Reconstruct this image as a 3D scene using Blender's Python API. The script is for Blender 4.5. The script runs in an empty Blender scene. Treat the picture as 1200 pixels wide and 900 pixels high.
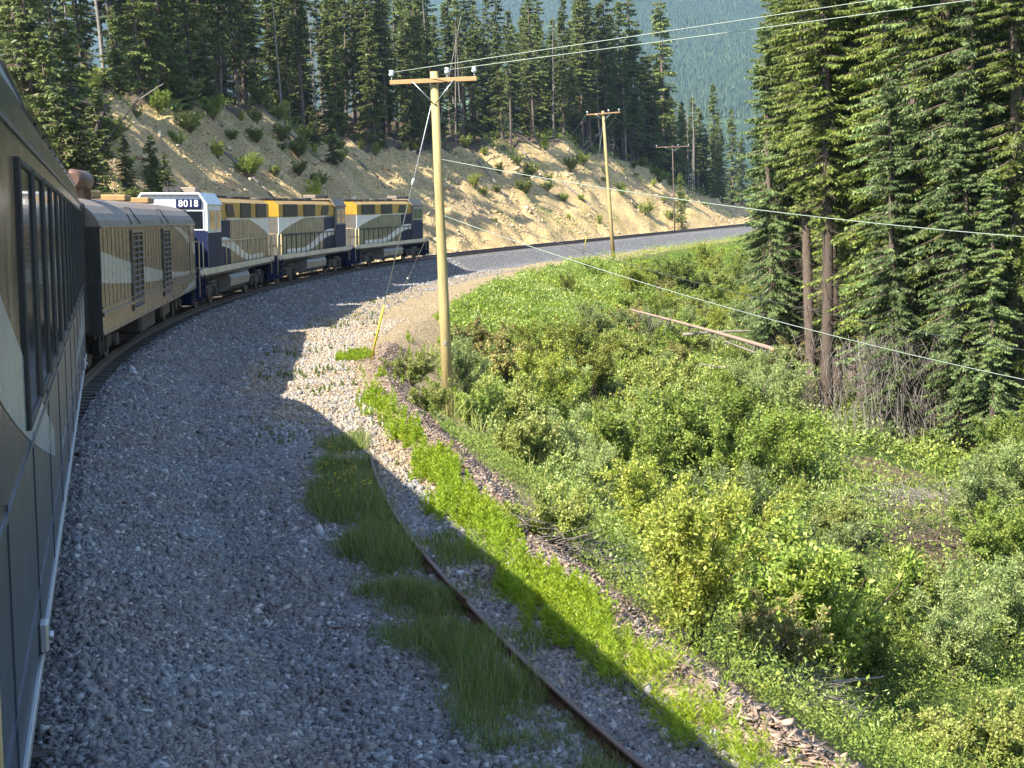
import bpy, math, random
import numpy as np
from mathutils import Vector, Matrix
random.seed(7); RNG = np.random.default_rng(7)
R = math.radians; PI = math.pi
S = bpy.context.scene
COL = S.collection
# ---------------------------------------------------------------- camera
CAM_H = 3.3; FPX = 1560.0; ROLL = R(2.5); PITCH = math.atan(201/1560)
cd = bpy.data.cameras.new('camera'); cam = bpy.data.objects.new('camera', cd); COL.objects.link(cam)
S.camera = cam
cd.sensor_width = 36; cd.lens = 36*FPX/1200; cd.clip_start = 0.1; cd.clip_end = 9000
cam.matrix_world = Matrix.Translation((0, 0, CAM_H)) @ Matrix.Rotation(PI/2-PITCH, 4, 'X') @ Matrix.Rotation(-ROLL, 4, 'Z')
# ---------------------------------------------------------------- light
SUN_EL = R(45); SUN_AZ = R(-133)      # azimuth of the sun measured from +Y towards +X
w = bpy.data.worlds.new('World'); S.world = w; w.use_nodes = True
nt = w.node_tree; nt.nodes.clear()
sky = nt.nodes.new('ShaderNodeTexSky'); sky.sky_type = 'NISHITA'; sky.sun_disc = False
sky.sun_elevation = SUN_EL; sky.sun_rotation = SUN_AZ; sky.air_density = 1.0; sky.dust_density = 0.6; sky.ozone_density = 1.0
bg = nt.nodes.new('ShaderNodeBackground'); bg.inputs['Strength'].default_value = 0.12
ow = nt.nodes.new('ShaderNodeOutputWorld')
nt.links.new(sky.outputs[0], bg.inputs[0]); nt.links.new(bg.outputs[0], ow.inputs[0])
ld = bpy.data.lights.new('sun', 'SUN'); ld.energy = 5.0; ld.angle = R(0.5); ld.color = (1.0, 0.93, 0.80)
sun = bpy.data.objects.new('sun', ld); COL.objects.link(sun)
sv = Vector((math.sin(SUN_AZ)*math.cos(SUN_EL), math.cos(SUN_AZ)*math.cos(SUN_EL), math.sin(SUN_EL)))
sun.rotation_euler = sv.to_track_quat('Z', 'Y').to_euler(); sun.location = (-60, -20, 80)
S.view_settings.view_transform = 'Standard'; S.view_settings.look = 'None'
S.view_settings.gamma = 1.0; S.view_settings.exposure = 1.72; S.view_settings.use_curve_mapping = False
cy = S.cycles
cy.use_denoising = True; cy.max_bounces = 6; cy.diffuse_bounces = 3; cy.glossy_bounces = 2; cy.transmission_bounces = 3
cy.transparent_max_bounces = 4; cy.volume_bounces = 0; cy.caustics_reflective = False; cy.caustics_refractive = False
cy.use_adaptive_sampling = True; cy.adaptive_threshold = 0.02
# ---------------------------------------------------------------- pixel <-> world
_c, _s = math.cos(-ROLL), math.sin(-ROLL); _cp, _sp = math.cos(PITCH), math.sin(PITCH)
def ray(px, py):
    x = px-600; y = 450-py
    x, y = _c*x-_s*y, _s*x+_c*y
    return np.array([x, FPX*_cp+y*_sp, -FPX*_sp+y*_cp])/FPX
def proj(p):
    x, y, z = p[0], p[1], p[2]-CAM_H
    f = y*_cp-z*_sp; u = y*_sp+z*_cp
    X = x/f*FPX; Y = u/f*FPX
    X, Y = _c*X+_s*Y, -_s*X+_c*Y
    return 600+X, 450-Y
# ---------------------------------------------------------------- track geometry
RAD = 160.0; CX, CY = -13.75+RAD, 62.0; PHE = R(25.5); SE = RAD*PHE
EX, EY = CX-RAD*math.cos(PHE), CY+RAD*math.sin(PHE)
def trk(s, n=0.0):
    """centre line point, heading (angle from +Y towards +X)"""
    if s <= SE:
        p = s/RAD
        return CX-(RAD-n)*math.cos(p), CY+(RAD-n)*math.sin(p), p
    q = s-SE
    return EX+q*math.sin(PHE)+n*math.cos(PHE), EY+q*math.cos(PHE)-n*math.sin(PHE), PHE
def sn(x, y):
    x = np.asarray(x, float); y = np.asarray(y, float)
    dx, dy = CX-x, y-CY
    p = np.arctan2(dy, dx); s1 = p*RAD; n1 = RAD-np.hypot(dx, dy)
    q = (x-EX)*math.sin(PHE)+(y-EY)*math.cos(PHE); n2 = (x-EX)*math.cos(PHE)-(y-EY)*math.sin(PHE)
    a = (s1 > SE) | ((q > 0) & (n2 < 140))
    return np.where(a, SE+q, s1), np.where(a, n2, n1)
def hsh(ix, iy, seed):
    h = (ix.astype(np.int64)*374761393+iy.astype(np.int64)*668265263+seed*974634777) & 0xffffffff
    h = ((h ^ (h >> 13))*1274126177) & 0xffffffff
    return ((h ^ (h >> 16)) & 0xffff)/65535.0
def vn(x, y, seed=0):
    x = np.asarray(x, float); y = np.asarray(y, float)
    ix = np.floor(x).astype(np.int64); iy = np.floor(y).astype(np.int64); fx = x-ix; fy = y-iy
    fx = fx*fx*(3-2*fx); fy = fy*fy*(3-2*fy)
    a = hsh(ix, iy, seed); b = hsh(ix+1, iy, seed); c = hsh(ix, iy+1, seed); d = hsh(ix+1, iy+1, seed)
    return (a*(1-fx)+b*fx)*(1-fy)+(c*(1-fx)+d*fx)*fy-0.5
def fbm(x, y, sc, seed=0, o=3):
    r = 0; a = 1.0
    for i in range(o):
        r = r+a*vn(np.asarray(x)/sc, np.asarray(y)/sc, seed+i*17); a *= .5; sc *= .47
    return r
def sst(a, b, x):
    t = np.clip((x-a)/(b-a), 0, 1); return t*t*(3-2*t)
def lin(a, b, x): return np.clip((x-a)/(b-a), 0, 1)
def edge(s): return np.interp(s, [-60, -52, -41, -19, 9, 50, 80, 140], [6.8, 6.9, 7.8, 8.4, 10.6, 10.6, 8.6, 6.2])
def swid(s): return np.interp(s, [-50, -15, 10, 30, 70, 120], [5.5, 5.0, 9.0, 15, 14, 8])
def zfl(s): return np.interp(s, [-30, 0, 60, 130, 250], [-4.8, -4.6, -3.6, -2.4, -1.5])
def hcr(s): return np.interp(s, [-60, 20, 55, 73, 100, 130, 168, 211, 250], [13, 13.5, 13.3, 11, 11.3, 13.2, 8.4, 1.8, .5])
def crest(s): return 19.0+1.5*vn(s/9, s*0, 5)+1.0*vn(s/3, s*0+3, 6)
def zt(x, y):
    x = np.asarray(x, float); y = np.asarray(y, float)
    s, n = sn(x, y)
    e = edge(s); wd = swid(s); zf = zfl(s)
    shz = np.interp(s, [-38, -14], [-.95, -1.4]); sh = shz+0.10*fbm(x, y, 2.2, 3)+.05*fbm(x, y, .7, 9)
    right = -0.26+lin(1.55, 3.3, n)*(shz+.26)
    right = np.where(n > 3.3, sh*sst(3.0, 4.3, n)+shz*(1-sst(3.0, 4.3, n)), right)
    drop = lin(e, e+wd, n)
    flo = zf+0.9*fbm(x, y, 14, 21)+.25*fbm(x, y, 3, 22)
    right = right*(1-drop)+flo*drop
    hc = hcr(s); nn = -n; cr = crest(s)
    t = lin(4.6, cr, nn)
    prof = t**1.12
    rough = (1.6*fbm(s*2.2, n*.5, 7, 31, 4)+1.1*fbm(x, y, 2.2, 33, 4))*sst(0, .12, t)
    rise = np.where(nn > cr, (nn-cr)*.20*np.exp(-np.maximum(nn-cr, 0)/260)+.9*fbm(x, y, 9, 40)*lin(0, 5, nn-cr), 0)
    left = -0.26-lin(1.55, 2.8, nn)*.45+(hc+.5)*(t**1.04)+rough+rise
    z = np.where(n >= 0, right, left)
    # far mountain
    far = sst(800, 2900, y+0.25*x)
    m = np.minimum(far*(470+200*fbm(x, y, 900, 51, 5)), 560)
    near = np.clip((y-300)/300, 0, 1)
    return z*(1-near)+near*(-2+4*fbm(x, y, 60, 60))+m
def at(px, py, zoff=0.0):
    r = ray(px, py); t = 4.0; last = 4.0
    while t < 4000:
        x, y, z = r[0]*t, r[1]*t, CAM_H+r[2]*t
        if z < float(zt(x, y))+zoff: break
        last = t; t *= 1.01
    for _ in range(12):
        m = (last+t)/2
        if CAM_H+r[2]*m < float(zt(r[0]*m, r[1]*m))+zoff: t = m
        else: last = m
    return r[0]*t, r[1]*t, float(zt(r[0]*t, r[1]*t))
def atd(px, py, d):
    r = ray(px, py); k = d/r[1]
    return r[0]*k, d, CAM_H+r[2]*k
# ---------------------------------------------------------------- node materials
def newmat(name):
    m = bpy.data.materials.new(name); m.use_nodes = True
    t = m.node_tree; b = t.nodes['Principled BSDF']; return m, t, b
def N(t, ty, **k):
    n = t.nodes.new(ty)
    for a, v in k.items():
        if a in n.inputs: n.inputs[a].default_value = v
        else: setattr(n, a, v)
    return n
def mix(t, fac, a, b, mode='MIX'):
    n = t.nodes.new('ShaderNodeMix'); n.data_type = 'RGBA'; n.blend_type = mode
    for i, v in ((0, fac), (6, a), (7, b)):
        if hasattr(v, 'is_output'): t.links.new(v, n.inputs[i])
        else: n.inputs[i].default_value = v if i == 0 else (*v, 1)
    return n.outputs[2]
def ramp(t, src, stops):
    n = t.nodes.new('ShaderNodeValToRGB'); e = n.color_ramp.elements
    while len(e) < len(stops): e.new(.5)
    for k, (p, c) in enumerate(stops):
        e[k].position = p; e[k].color = (*c, 1)
    t.links.new(src, n.inputs[0]); return n.outputs[0]
def objco(t, scale=(1, 1, 1), kind='Object'):
    tc = t.nodes.new('ShaderNodeTexCoord'); mp = t.nodes.new('ShaderNodeMapping'); mp.inputs['Scale'].default_value = scale
    t.links.new(tc.outputs[kind], mp.inputs[0]); return mp.outputs[0]
def noise(t, vec, scale, detail=3, rough=.55):
    n = N(t, 'ShaderNodeTexNoise', Scale=scale, Detail=detail, Roughness=rough); t.links.new(vec, n.inputs['Vector']); return n.outputs['Fac']
def bump(t, b, h, strength=.3, dist=.02):
    n = N(t, 'ShaderNodeBump', Strength=strength, Distance=dist); t.links.new(h, n.inputs['Height']); t.links.new(n.outputs[0], b.inputs['Normal'])
def paint(name, col, rough=.45, metal=0.0, dirt=.25, streak=0.0, dcol=(.12, .095, .07), sc=1.5, coat=0, bst=.25):
    m, t, b = newmat(name)
    v = objco(t); n1 = noise(t, v, sc, 5)
    v2 = objco(t, (2.2, 2.2, .25)); n2 = noise(t, v2, 3.0, 4)
    f = N(t, 'ShaderNodeMath', operation='MULTIPLY'); t.links.new(n1, f.inputs[0]); t.links.new(n2, f.inputs[1])
    r = ramp(t, f.outputs[0], [(.16, (0, 0, 0)), (.42, (dirt, dirt, dirt))])
    sep = t.nodes.new('ShaderNodeSeparateColor'); t.links.new(r, sep.inputs[0])
    c = mix(t, sep.outputs[0], col, dcol); t.links.new(c, b.inputs['Base Color'])
    rr = N(t, 'ShaderNodeMapRange'); rr.inputs['To Min'].default_value = max(.05, rough-.08); rr.inputs['To Max'].default_value = min(1, rough+.15)
    t.links.new(n1, rr.inputs['Value']); t.links.new(rr.outputs[0], b.inputs['Roughness'])
    b.inputs['Metallic'].default_value = metal; b.inputs['Coat Weight'].default_value = coat; b.inputs['Coat Roughness'].default_value = .12
    if streak:
        v3 = objco(t, (1, 1, .12)); n3 = noise(t, v3, 4.0, 3); bump(t, b, n3, streak, .04)
    else: bump(t, b, n1, bst, .01)
    return m
M = {}
M['bronze'] = paint('bronze_paint', (.125, .118, .108), .26, .7, .7, streak=.22, dcol=(.085, .065, .045))
M['coach_bronze'] = paint('coach_bronze_paint', (.125, .112, .09), .18, .75, .3, streak=.6, dcol=(.09, .07, .04))
M['silver'] = paint('brushed_silver_paint', (.27, .262, .245), .30, .65, .75, streak=.3, dcol=(.10, .08, .055))
M['slate'] = paint('slate_blue_paint', (.075, .095, .125), .30, .4, .15, streak=.35)
M['swoosh'] = paint('pale_blue_paint', (.34, .41, .46), .25, .35, .5, streak=.2, dcol=(.2, .2, .18))
M['white'] = paint('white_paint', (.72, .74, .75), .35, 0, .25)
M['cream'] = paint('cream_paint', (.60, .56, .44), .45, 0, .5)
M['gold'] = paint('gold_paint', (.42, .25, .02), .35, .15, .45, dcol=(.2, .1, .03))
M['navy'] = paint('navy_paint', (.009, .015, .052), .25, 0, .1, dcol=(.04, .04, .05))
for _m in ('navy',):
    _b = M[_m].node_tree.nodes['Principled BSDF']; _b.inputs['Specular IOR Level'].default_value = .15; [M[_m].node_tree.links.remove(l) for l in list(_b.inputs['Roughness'].links)]; _b.inputs['Roughness'].default_value = .6
M['black'] = paint('black_underbody_paint', (.018, .018, .018), .6, 0, .6, dcol=(.06, .05, .04))
M['grille'] = paint('dark_grille', (.012, .012, .014), .5, .2, .3)
M['roofgrey'] = paint('roof_brown_grey', (.20, .16, .12), .55, .1, .6)
M['tank'] = paint('grey_tank_paint', (.17, .18, .18), .4, .2, .6)
M['steel'] = paint('worn_steel', (.32, .33, .34), .35, .9, .3)
M['wheelsteel'] = paint('dirty_wheel_steel', (.05, .045, .04), .6, .3, .5)
M['railside'] = paint('brown_rail_steel', (.075, .045, .028), .7, .2, .5)
M['railtop'] = paint('polished_rail_steel', (.35, .34, .33), .28, .9, .15)
M['rust'] = paint('rusty_steel', (.085, .04, .022), .85, .1, .6, dcol=(.15, .09, .05), sc=8)
M['tie'] = paint('weathered_sleeper_wood', (.075, .06, .048), .9, 0, .7, dcol=(.14, .12, .10), sc=6)
M['hand'] = paint('pale_yellow_handrail', (.55, .42, .20), .4, 0, .2)
M['copper'] = paint('copper_brown_metal', (.15, .085, .065), .5, .4, .5, sc=4)
M['galv'] = paint('galvanised_steel', (.5, .52, .54), .4, .8, .2)
M['insul'] = paint('pale_insulator', (.62, .68, .72), .2, 0, .1)
M['yel'] = paint('yellow_plastic_guard', (.70, .58, .03), .45, 0, .1)
M['wire'] = paint('green_grey_wire', (.24, .29, .24), .5, .3, .1)
M['dwire'] = paint('dark_wire', (.06, .065, .06), .6, .3, .1)
M['sign'] = paint('number_board_white', (.8, .82, .82), .4, 0, .05)
def glassmat():
    m, t, b = newmat('dark_window_glass')
    b.inputs['Base Color'].default_value = (.010, .013, .015, 1); b.inputs['Roughness'].default_value = .06
    b.inputs['Specular IOR Level'].default_value = .7
    n = noise(t, objco(t), .8, 2); bump(t, b, n, .12, .03); return m
M['glass'] = glassmat()
def woodpole():
    m, t, b = newmat('treated_pole_wood')
    n = noise(t, objco(t, (9, 9, .5)), 4, 5); n2 = noise(t, objco(t), 1.2, 3)
    c = ramp(t, n, [(.32, (.09, .06, .02)), (.42, (.28, .20, .07)), (.55, (.38, .29, .10)), (.75, (.46, .37, .15))])
    c = mix(t, n2, c, (.33, .27, .13)); t.links.new(c, b.inputs['Base Color']); b.inputs['Roughness'].default_value = .8
    bump(t, b, n, .5, .01); return m
M['pole'] = woodpole()
M['arm'] = paint('crossarm_timber', (.36, .22, .09), .75, 0, .4, dcol=(.2, .13, .07), sc=5)
M['oldarm'] = paint('reddish_weathered_timber', (.20, .12, .09), .85, 0, .4)
def barkmat(name, a, b_, c_):
    m, t, b = newmat(name)
    n = noise(t, objco(t, (5, 5, 1.1)), 5, 6, .7)
    oi = t.nodes.new('ShaderNodeObjectInfo')
    c = ramp(t, n, [(.3, a), (.5, b_), (.72, c_)])
    c = mix(t, oi.outputs['Random'], c, tuple(.7*x for x in b_)); t.links.new(c, b.inputs['Base Color']); b.inputs['Roughness'].default_value = .95
    bump(t, b, n, .8, .04); return m
M['bark'] = barkmat('conifer_bark', (.04, .03, .024), (.115, .085, .065), (.20, .16, .13))
M['dead'] = barkmat('dead_grey_wood', (.09, .075, .06), (.21, .185, .16), (.34, .31, .28))
M['log'] = barkmat('peeling_log', (.12, .085, .06), (.30, .22, .17), (.46, .38, .30))
M['twig'] = barkmat('shrub_stems', (.05, .04, .03), (.12, .09, .06), (.2, .16, .11))
M['darklog'] = barkmat('dark_wet_log', (.02, .017, .014), (.05, .04, .035), (.1, .08, .06))
def leafmat(name, a, b_, c_, trans=.35, rough=.5, obj=.35):
    m, t, b = newmat(name)
    g = t.nodes.new('ShaderNodeNewGeometry'); oi = t.nodes.new('ShaderNodeObjectInfo')
    c = ramp(t, g.outputs['Random Per Island'], [(.0, a), (.5, b_), (1.0, c_)])
    v = N(t, 'ShaderNodeHueSaturation')
    mr = N(t, 'ShaderNodeMapRange'); mr.inputs['To Min'].default_value = 1-obj; mr.inputs['To Max'].default_value = 1+obj
    t.links.new(oi.outputs['Random'], mr.inputs['Value']); t.links.new(mr.outputs[0], v.inputs['Value'])
    n = noise(t, objco(t), 1.3, 3); m2 = N(t, 'ShaderNodeMapRange'); m2.inputs['To Min'].default_value = .47; m2.inputs['To Max'].default_value = .53
    t.links.new(n, m2.inputs['Value']); t.links.new(m2.outputs[0], v.inputs['Hue'])
    t.links.new(c, v.inputs['Color'])
    t.links.new(v.outputs[0], b.inputs['Base Color']); b.inputs['Roughness'].default_value = rough; b.inputs['Specular IOR Level'].default_value = .35
    tr = t.nodes.new('ShaderNodeBsdfTranslucent'); t.links.new(v.outputs[0], tr.inputs[0])
    ms = t.nodes.new('ShaderNodeMixShader'); ms.inputs[0].default_value = trans
    t.links.new(b.outputs[0], ms.inputs[1]); t.links.new(tr.outputs[0], ms.inputs[2])
    t.links.new(ms.outputs[0], t.nodes['Material Output'].inputs[0]); return m
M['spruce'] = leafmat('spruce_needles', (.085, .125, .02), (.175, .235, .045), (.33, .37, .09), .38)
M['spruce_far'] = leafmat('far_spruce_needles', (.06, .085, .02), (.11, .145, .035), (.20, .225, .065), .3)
M['spruce_blue'] = leafmat('blue_green_needles', (.07, .12, .035), (.135, .20, .065), (.25, .31, .11), .35)
M['alder'] = leafmat('bright_green_leaves', (.11, .17, .025), (.205, .285, .045), (.38, .43, .10), .4)
M['willow'] = leafmat('grey_green_leaves', (.14, .20, .05), (.25, .32, .10), (.44, .49, .22), .35)
M['birch'] = leafmat('yellow_green_leaves', (.16, .21, .02), (.30, .345, .05), (.50, .50, .13), .45)
M['dull'] = leafmat('dull_olive_leaves', (.13, .175, .03), (.24, .285, .06), (.40, .40, .14), .4)
M['rustleaf'] = leafmat('rusty_leaves', (.12, .16, .03), (.22, .25, .07), (.42, .27, .12), .3)
M['mtn'] = leafmat('mountain_conifers', (.010, .024, .010), (.020, .040, .016), (.040, .066, .024), .02)
M['horse'] = leafmat('horsetail_green', (.16, .24, .012), (.26, .36, .018), (.38, .48, .04), .45, obj=.1)
M['grass'] = leafmat('grass_blades', (.09, .14, .025), (.17, .23, .045), (.34, .36, .13), .4, obj=.1)
M['fern'] = leafmat('bracken_green', (.13, .22, .012), (.21, .32, .02), (.32, .42, .05), .4, obj=.1)
M['twigs'] = leafmat('dry_stalks', (.16, .11, .06), (.28, .21, .12), (.45, .38, .25), .2, obj=.1)
M['flower'] = leafmat('yellow_flowers', (.6, .45, .02), (.75, .55, .02), (.7, .35, .02), .3, obj=.1)
def stonemat(name, stops):
    m, t, b = newmat(name)
    g = t.nodes.new('ShaderNodeNewGeometry')
    c = ramp(t, g.outputs['Random Per Island'], stops)
    n = noise(t, objco(t), 30, 4); c = mix(t, .35, c, ramp(t, n, [(.3, (.08, .08, .08)), (.7, (.42, .41, .40))]))
    big = noise(t, objco(t), .55, 4, .6); tint = ramp(t, big, [(.42, (1, 1, 1)), (.66, (1.0, .90, .79))]); c = mix(t, 1.0, c, tint, 'MULTIPLY')
    t.links.new(c, b.inputs['Base Color']); b.inputs['Roughness'].default_value = .75; bump(t, b, n, .4, .01); return m
M['stone'] = stonemat('crushed_rock', [(0, (.05, .05, .05)), (.3, (.125, .128, .133)), (.6, (.205, .21, .215)), (.78, (.21, .175, .14)), (.92, (.32, .32, .31)), (1, (.62, .62, .60))])
M['warmstone'] = stonemat('warm_gravel', [(0, (.14, .10, .055)), (.4, (.27, .20, .115)), (.75, (.38, .29, .17)), (1, (.54, .47, .35))])
M['sandstone'] = stonemat('golden_rock', [(0, (.28, .18, .07)), (.4, (.50, .36, .16)), (.75, (.64, .48, .24)), (1, (.75, .64, .44))])
M['chip'] = stonemat('bark_and_wood_chips', [(0, (.06, .035, .02)), (.4, (.17, .095, .05)), (.75, (.30, .18, .10)), (1, (.48, .38, .27))])
def attr(t, name):
    a = t.nodes.new('ShaderNodeAttribute'); a.attribute_name = name; return a.outputs['Fac']
def groundmat():
    m, t, b = newmat('ground_surface')
    v = objco(t)
    def vor(scale, rnd=1.0):
        n = N(t, 'ShaderNodeTexVoronoi', Scale=scale, Randomness=rnd); t.links.new(v, n.inputs['Vector']); return n
    v1 = vor(17.0); sep = t.nodes.new('ShaderNodeSeparateColor'); t.links.new(v1.outputs['Color'], sep.inputs[0])
    grey = ramp(t, sep.outputs[0], [(0, (.06, .06, .06)), (.4, (.14, .14, .14)), (.75, (.22, .215, .21)), (.93, (.27, .25, .23)), (1, (.46, .46, .45))])
    warm = ramp(t, sep.outputs[1], [(0, (.17, .12, .065)), (.45, (.32, .24, .13)), (.8, (.42, .33, .19)), (1, (.50, .43, .32))])
    n1 = noise(t, v, 1.1, 6, .6); n2 = noise(t, v, .35, 4); n3 = noise(t, v, 5.5, 5, .65)
    sand = ramp(t, n3, [(.30, (.20, .13, .055)), (.45, (.47, .34, .155)), (.58, (.63, .48, .24)), (.75, (.74, .62, .38))])
    sand = mix(t, ramp(t, n2, [(.38, (0, 0, 0)), (.62, (.6, .6, .6))]), sand, (.36, .25, .13))
    soil = ramp(t, n3, [(.3, (.05, .036, .022)), (.5, (.12, .09, .058)), (.7, (.22, .175, .12))])
    green = ramp(t, n3, [(.3, (.03, .05, .012)), (.5, (.065, .10, .02)), (.72, (.12, .16, .035))])
    def edgef(a, lo=.35, hi=.65, nn=n1, amp=.5):
        x = N(t, 'ShaderNodeMath', operation='MULTIPLY_ADD'); t.links.new(nn, x.inputs[0]); x.inputs[1].default_value = amp; t.links.new(a, x.inputs[2])
        y = N(t, 'ShaderNodeMath', operation='SUBTRACT'); t.links.new(x.outputs[0], y.inputs[0]); y.inputs[1].default_value = amp*.5
        z = N(t, 'ShaderNodeMapRange', interpolation_type='SMOOTHSTEP'); z.inputs['From Min'].default_value = lo; z.inputs['From Max'].default_value = hi
        t.links.new(y.outputs[0], z.inputs['Value']); return z.outputs[0]
    c = mix(t, edgef(attr(t, 'warm'), .3, .7), grey, warm)
    c = mix(t, edgef(attr(t, 'soil')), c, soil)
    c = mix(t, edgef(attr(t, 'green')), c, green)
    c = mix(t, edgef(attr(t, 'sand')), c, sand)
    far = ramp(t, noise(t, v, .006, 8, .65), [(.35, (.016, .032, .014)), (.56, (.028, .05, .02)), (.63, (.07, .13, .04)), (.75, (.10, .17, .05))])
    c = mix(t, attr(t, 'far'), c, far)
    t.links.new(c, b.inputs['Base Color']); b.inputs['Roughness'].default_value = .9; b.inputs['Specular IOR Level'].default_value = .2
    b1 = N(t, 'ShaderNodeBump', Strength=.9, Distance=.035, invert=True); t.links.new(v1.outputs['Distance'], b1.inputs['Height'])
    b2 = N(t, 'ShaderNodeBump', Strength=.9, Distance=.30); t.links.new(n3, b2.inputs['Height']); t.links.new(b1.outputs[0], b2.inputs['Normal'])
    t.links.new(b2.outputs[0], b.inputs['Normal']); return m
M['ground'] = groundmat()
# ---------------------------------------------------------------- object helpers
LABELS = {}
def tag(o, label=None, cat=None, group=None, kind=None):
    if label:
        o['label'] = label; LABELS.setdefault(label, []).append(o.name)
    if cat: o['category'] = cat
    if group: o['group'] = group
    if kind: o['kind'] = kind
    return o
def empty(name, loc=(0, 0, 0), rot=(0, 0, 0)):
    o = bpy.data.objects.new(name, None); COL.objects.link(o); o.location = loc; o.rotation_euler = rot; o.empty_display_size = .3; return o
def rawmesh(name, V, F, mat, smooth=False, mats=None, midx=None):
    """V (n,3) array, F (m,k) array of equal-size faces"""
    me = bpy.data.meshes.new(name)
    V = np.asarray(V, np.float32); F = np.asarray(F, np.int32)
    k = F.shape[1]
    me.vertices.add(len(V)); me.vertices.foreach_set('co', V.ravel())
    me.loops.add(F.size); me.loops.foreach_set('vertex_index', F.ravel())
    me.polygons.add(len(F)); me.polygons.foreach_set('loop_start', np.arange(0, F.size, k, dtype=np.int32))
    try: me.polygons.foreach_set('loop_total', np.full(len(F), k, np.int32))
    except Exception: pass
    for mm in (mats or [mat]): me.materials.append(mm)
    if midx is not None: me.polygons.foreach_set('material_index', np.asarray(midx, np.int32))
    if smooth: me.polygons.foreach_set('use_smooth', np.ones(len(F), bool))
    me.update(calc_edges=True); return me
def link(name, me, parent=None):
    o = bpy.data.objects.new(name, me); COL.objects.link(o)
    if parent: o.parent = parent
    return o
class MB:
    def __init__(s): s.v = []; s.f = []; s.sm = []
    def add(s, vs, fs, sm=False):
        b = len(s.v); s.v += [tuple(p) for p in vs]; s.f += [tuple(i+b for i in f) for f in fs]; s.sm += [sm]*len(fs); return s
    def box(s, c, d, bev=0.0, rot=None):
        x, y, z = [k/2 for k in d]
        if bev:
            bv = min(bev, x*.49, y*.49, z*.49)
            P = []
            for sx in (-1, 1):
                for sy in (-1, 1):
                    for sz in (-1, 1):
                        P += [(sx*x, sy*(y-bv), sz*(z-bv)), (sx*(x-bv), sy*y, sz*(z-bv)), (sx*(x-bv), sy*(y-bv), sz*z)]
            def ix(sx, sy, sz, k): return (((sx > 0)*4+(sy > 0)*2+(sz > 0))*3+k)
            F = []
            for sx in (-1, 1): F.append([ix(sx, a, b, 0) for a, b in ((-1, -1), (1, -1), (1, 1), (-1, 1))])
            for sy in (-1, 1): F.append([ix(a, sy, b, 1) for a, b in ((-1, -1), (1, -1), (1, 1), (-1, 1))])
            for sz in (-1, 1): F.append([ix(a, b, sz, 2) for a, b in ((-1, -1), (1, -1), (1, 1), (-1, 1))])
            for a in (-1, 1):
                for b in (-1, 1):
                    F.append([ix(-1, a, b, 1), ix(1, a, b, 1), ix(1, a, b, 2), ix(-1, a, b, 2)])
                    F.append([ix(a, -1, b, 0), ix(a, 1, b, 0), ix(a, 1, b, 2), ix(a, -1, b, 2)])
                    F.append([ix(a, b, -1, 0), ix(a, b, 1, 0), ix(a, b, 1, 1), ix(a, b, -1, 1)])
                    for cc in (-1, 1): F.append([ix(a, b, cc, 0), ix(a, b, cc, 1), ix(a, b, cc, 2)])
        else:
            P = [(i*x, j*y, k*z) for i in (-1, 1) for j in (-1, 1) for k in (-1, 1)]
            F = [(0, 1, 3, 2), (4, 6, 7, 5), (0, 4, 5, 1), (2, 3, 7, 6), (0, 2, 6, 4), (1, 5, 7, 3)]
        if rot is not None: P = [rot @ Vector(p) for p in P]
        return s.add([(p[0]+c[0], p[1]+c[1], p[2]+c[2]) for p in P], F)
    def tube(s, pts, rad, n=8, cap=True):
        pts = [Vector(p) for p in pts]
        if not hasattr(rad, '__len__'): rad = [rad]*len(pts)
        V = []; F = []
        for i, p in enumerate(pts):
            t = (pts[min(i+1, len(pts)-1)]-pts[max(i-1, 0)]).normalized()
            a = t.orthogonal().normalized() if i == 0 else (a-t*a.dot(t)).normalized()
            b = t.cross(a)
            for k in range(n):
                th = 2*PI*k/n; V.append(p+(a*math.cos(th)+b*math.sin(th))*rad[i])
        for i in range(len(pts)-1):
            for k in range(n): F.append((i*n+k, i*n+(k+1) % n, (i+1)*n+(k+1) % n, (i+1)*n+k))
        s.add(V, F, True)
        if cap:
            b = len(s.v)-len(V)
            s.f.append(tuple(b+k for k in reversed(range(n)))); s.f.append(tuple(b+len(V)-n+k for k in range(n))); s.sm += [False, False]
        return s
    def loft(s, prof, xs, closed=True, cap=True, smooth=False, scale=None):
        """prof: list of (y,z); extruded along x positions"""
        n = len(prof); V = []
        for i, x in enumerate(xs):
            k = scale[i] if scale else 1.0
            V += [(x, y*k, z if not scale else prof_mid+(z-prof_mid)*k) for y, z in prof] if not scale else [(x, y*k, 2.4+(z-2.4)*k) for y, z in prof]
        F = []
        m = n if closed else n-1
        for i in range(len(xs)-1):
            for k in range(m): F.append((i*n+k, (i+1)*n+k, (i+1)*n+(k+1) % n, i*n+(k+1) % n))
        s.add(V, F, smooth)
        if cap:
            b = len(s.v)-len(V); s.f.append(tuple(b+k for k in range(n))); s.f.append(tuple(b+len(V)-n+k for k in reversed(range(n)))); s.sm += [False, False]
        return s
    def strip(s, xs, lo, hi, y0, y1):
        """plate in the xz plane between curves lo,hi from y0 to y1"""
        n = len(xs); V = []
        for x, a, b in zip(xs, lo, hi): V += [(x, y0, a), (x, y0, b), (x, y1, a), (x, y1, b)]
        F = []
        for i in range(n-1):
            p, q = i*4, (i+1)*4
            F += [(p, p+1, q+1, q), (p+2, q+2, q+3, p+3), (p, q, q+2, p+2), (p+1, p+3, q+3, q+1)]
        F += [(0, 2, 3, 1), (n*4-4, n*4-3, n*4-1, n*4-2)]
        return s.add(V, F)
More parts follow.
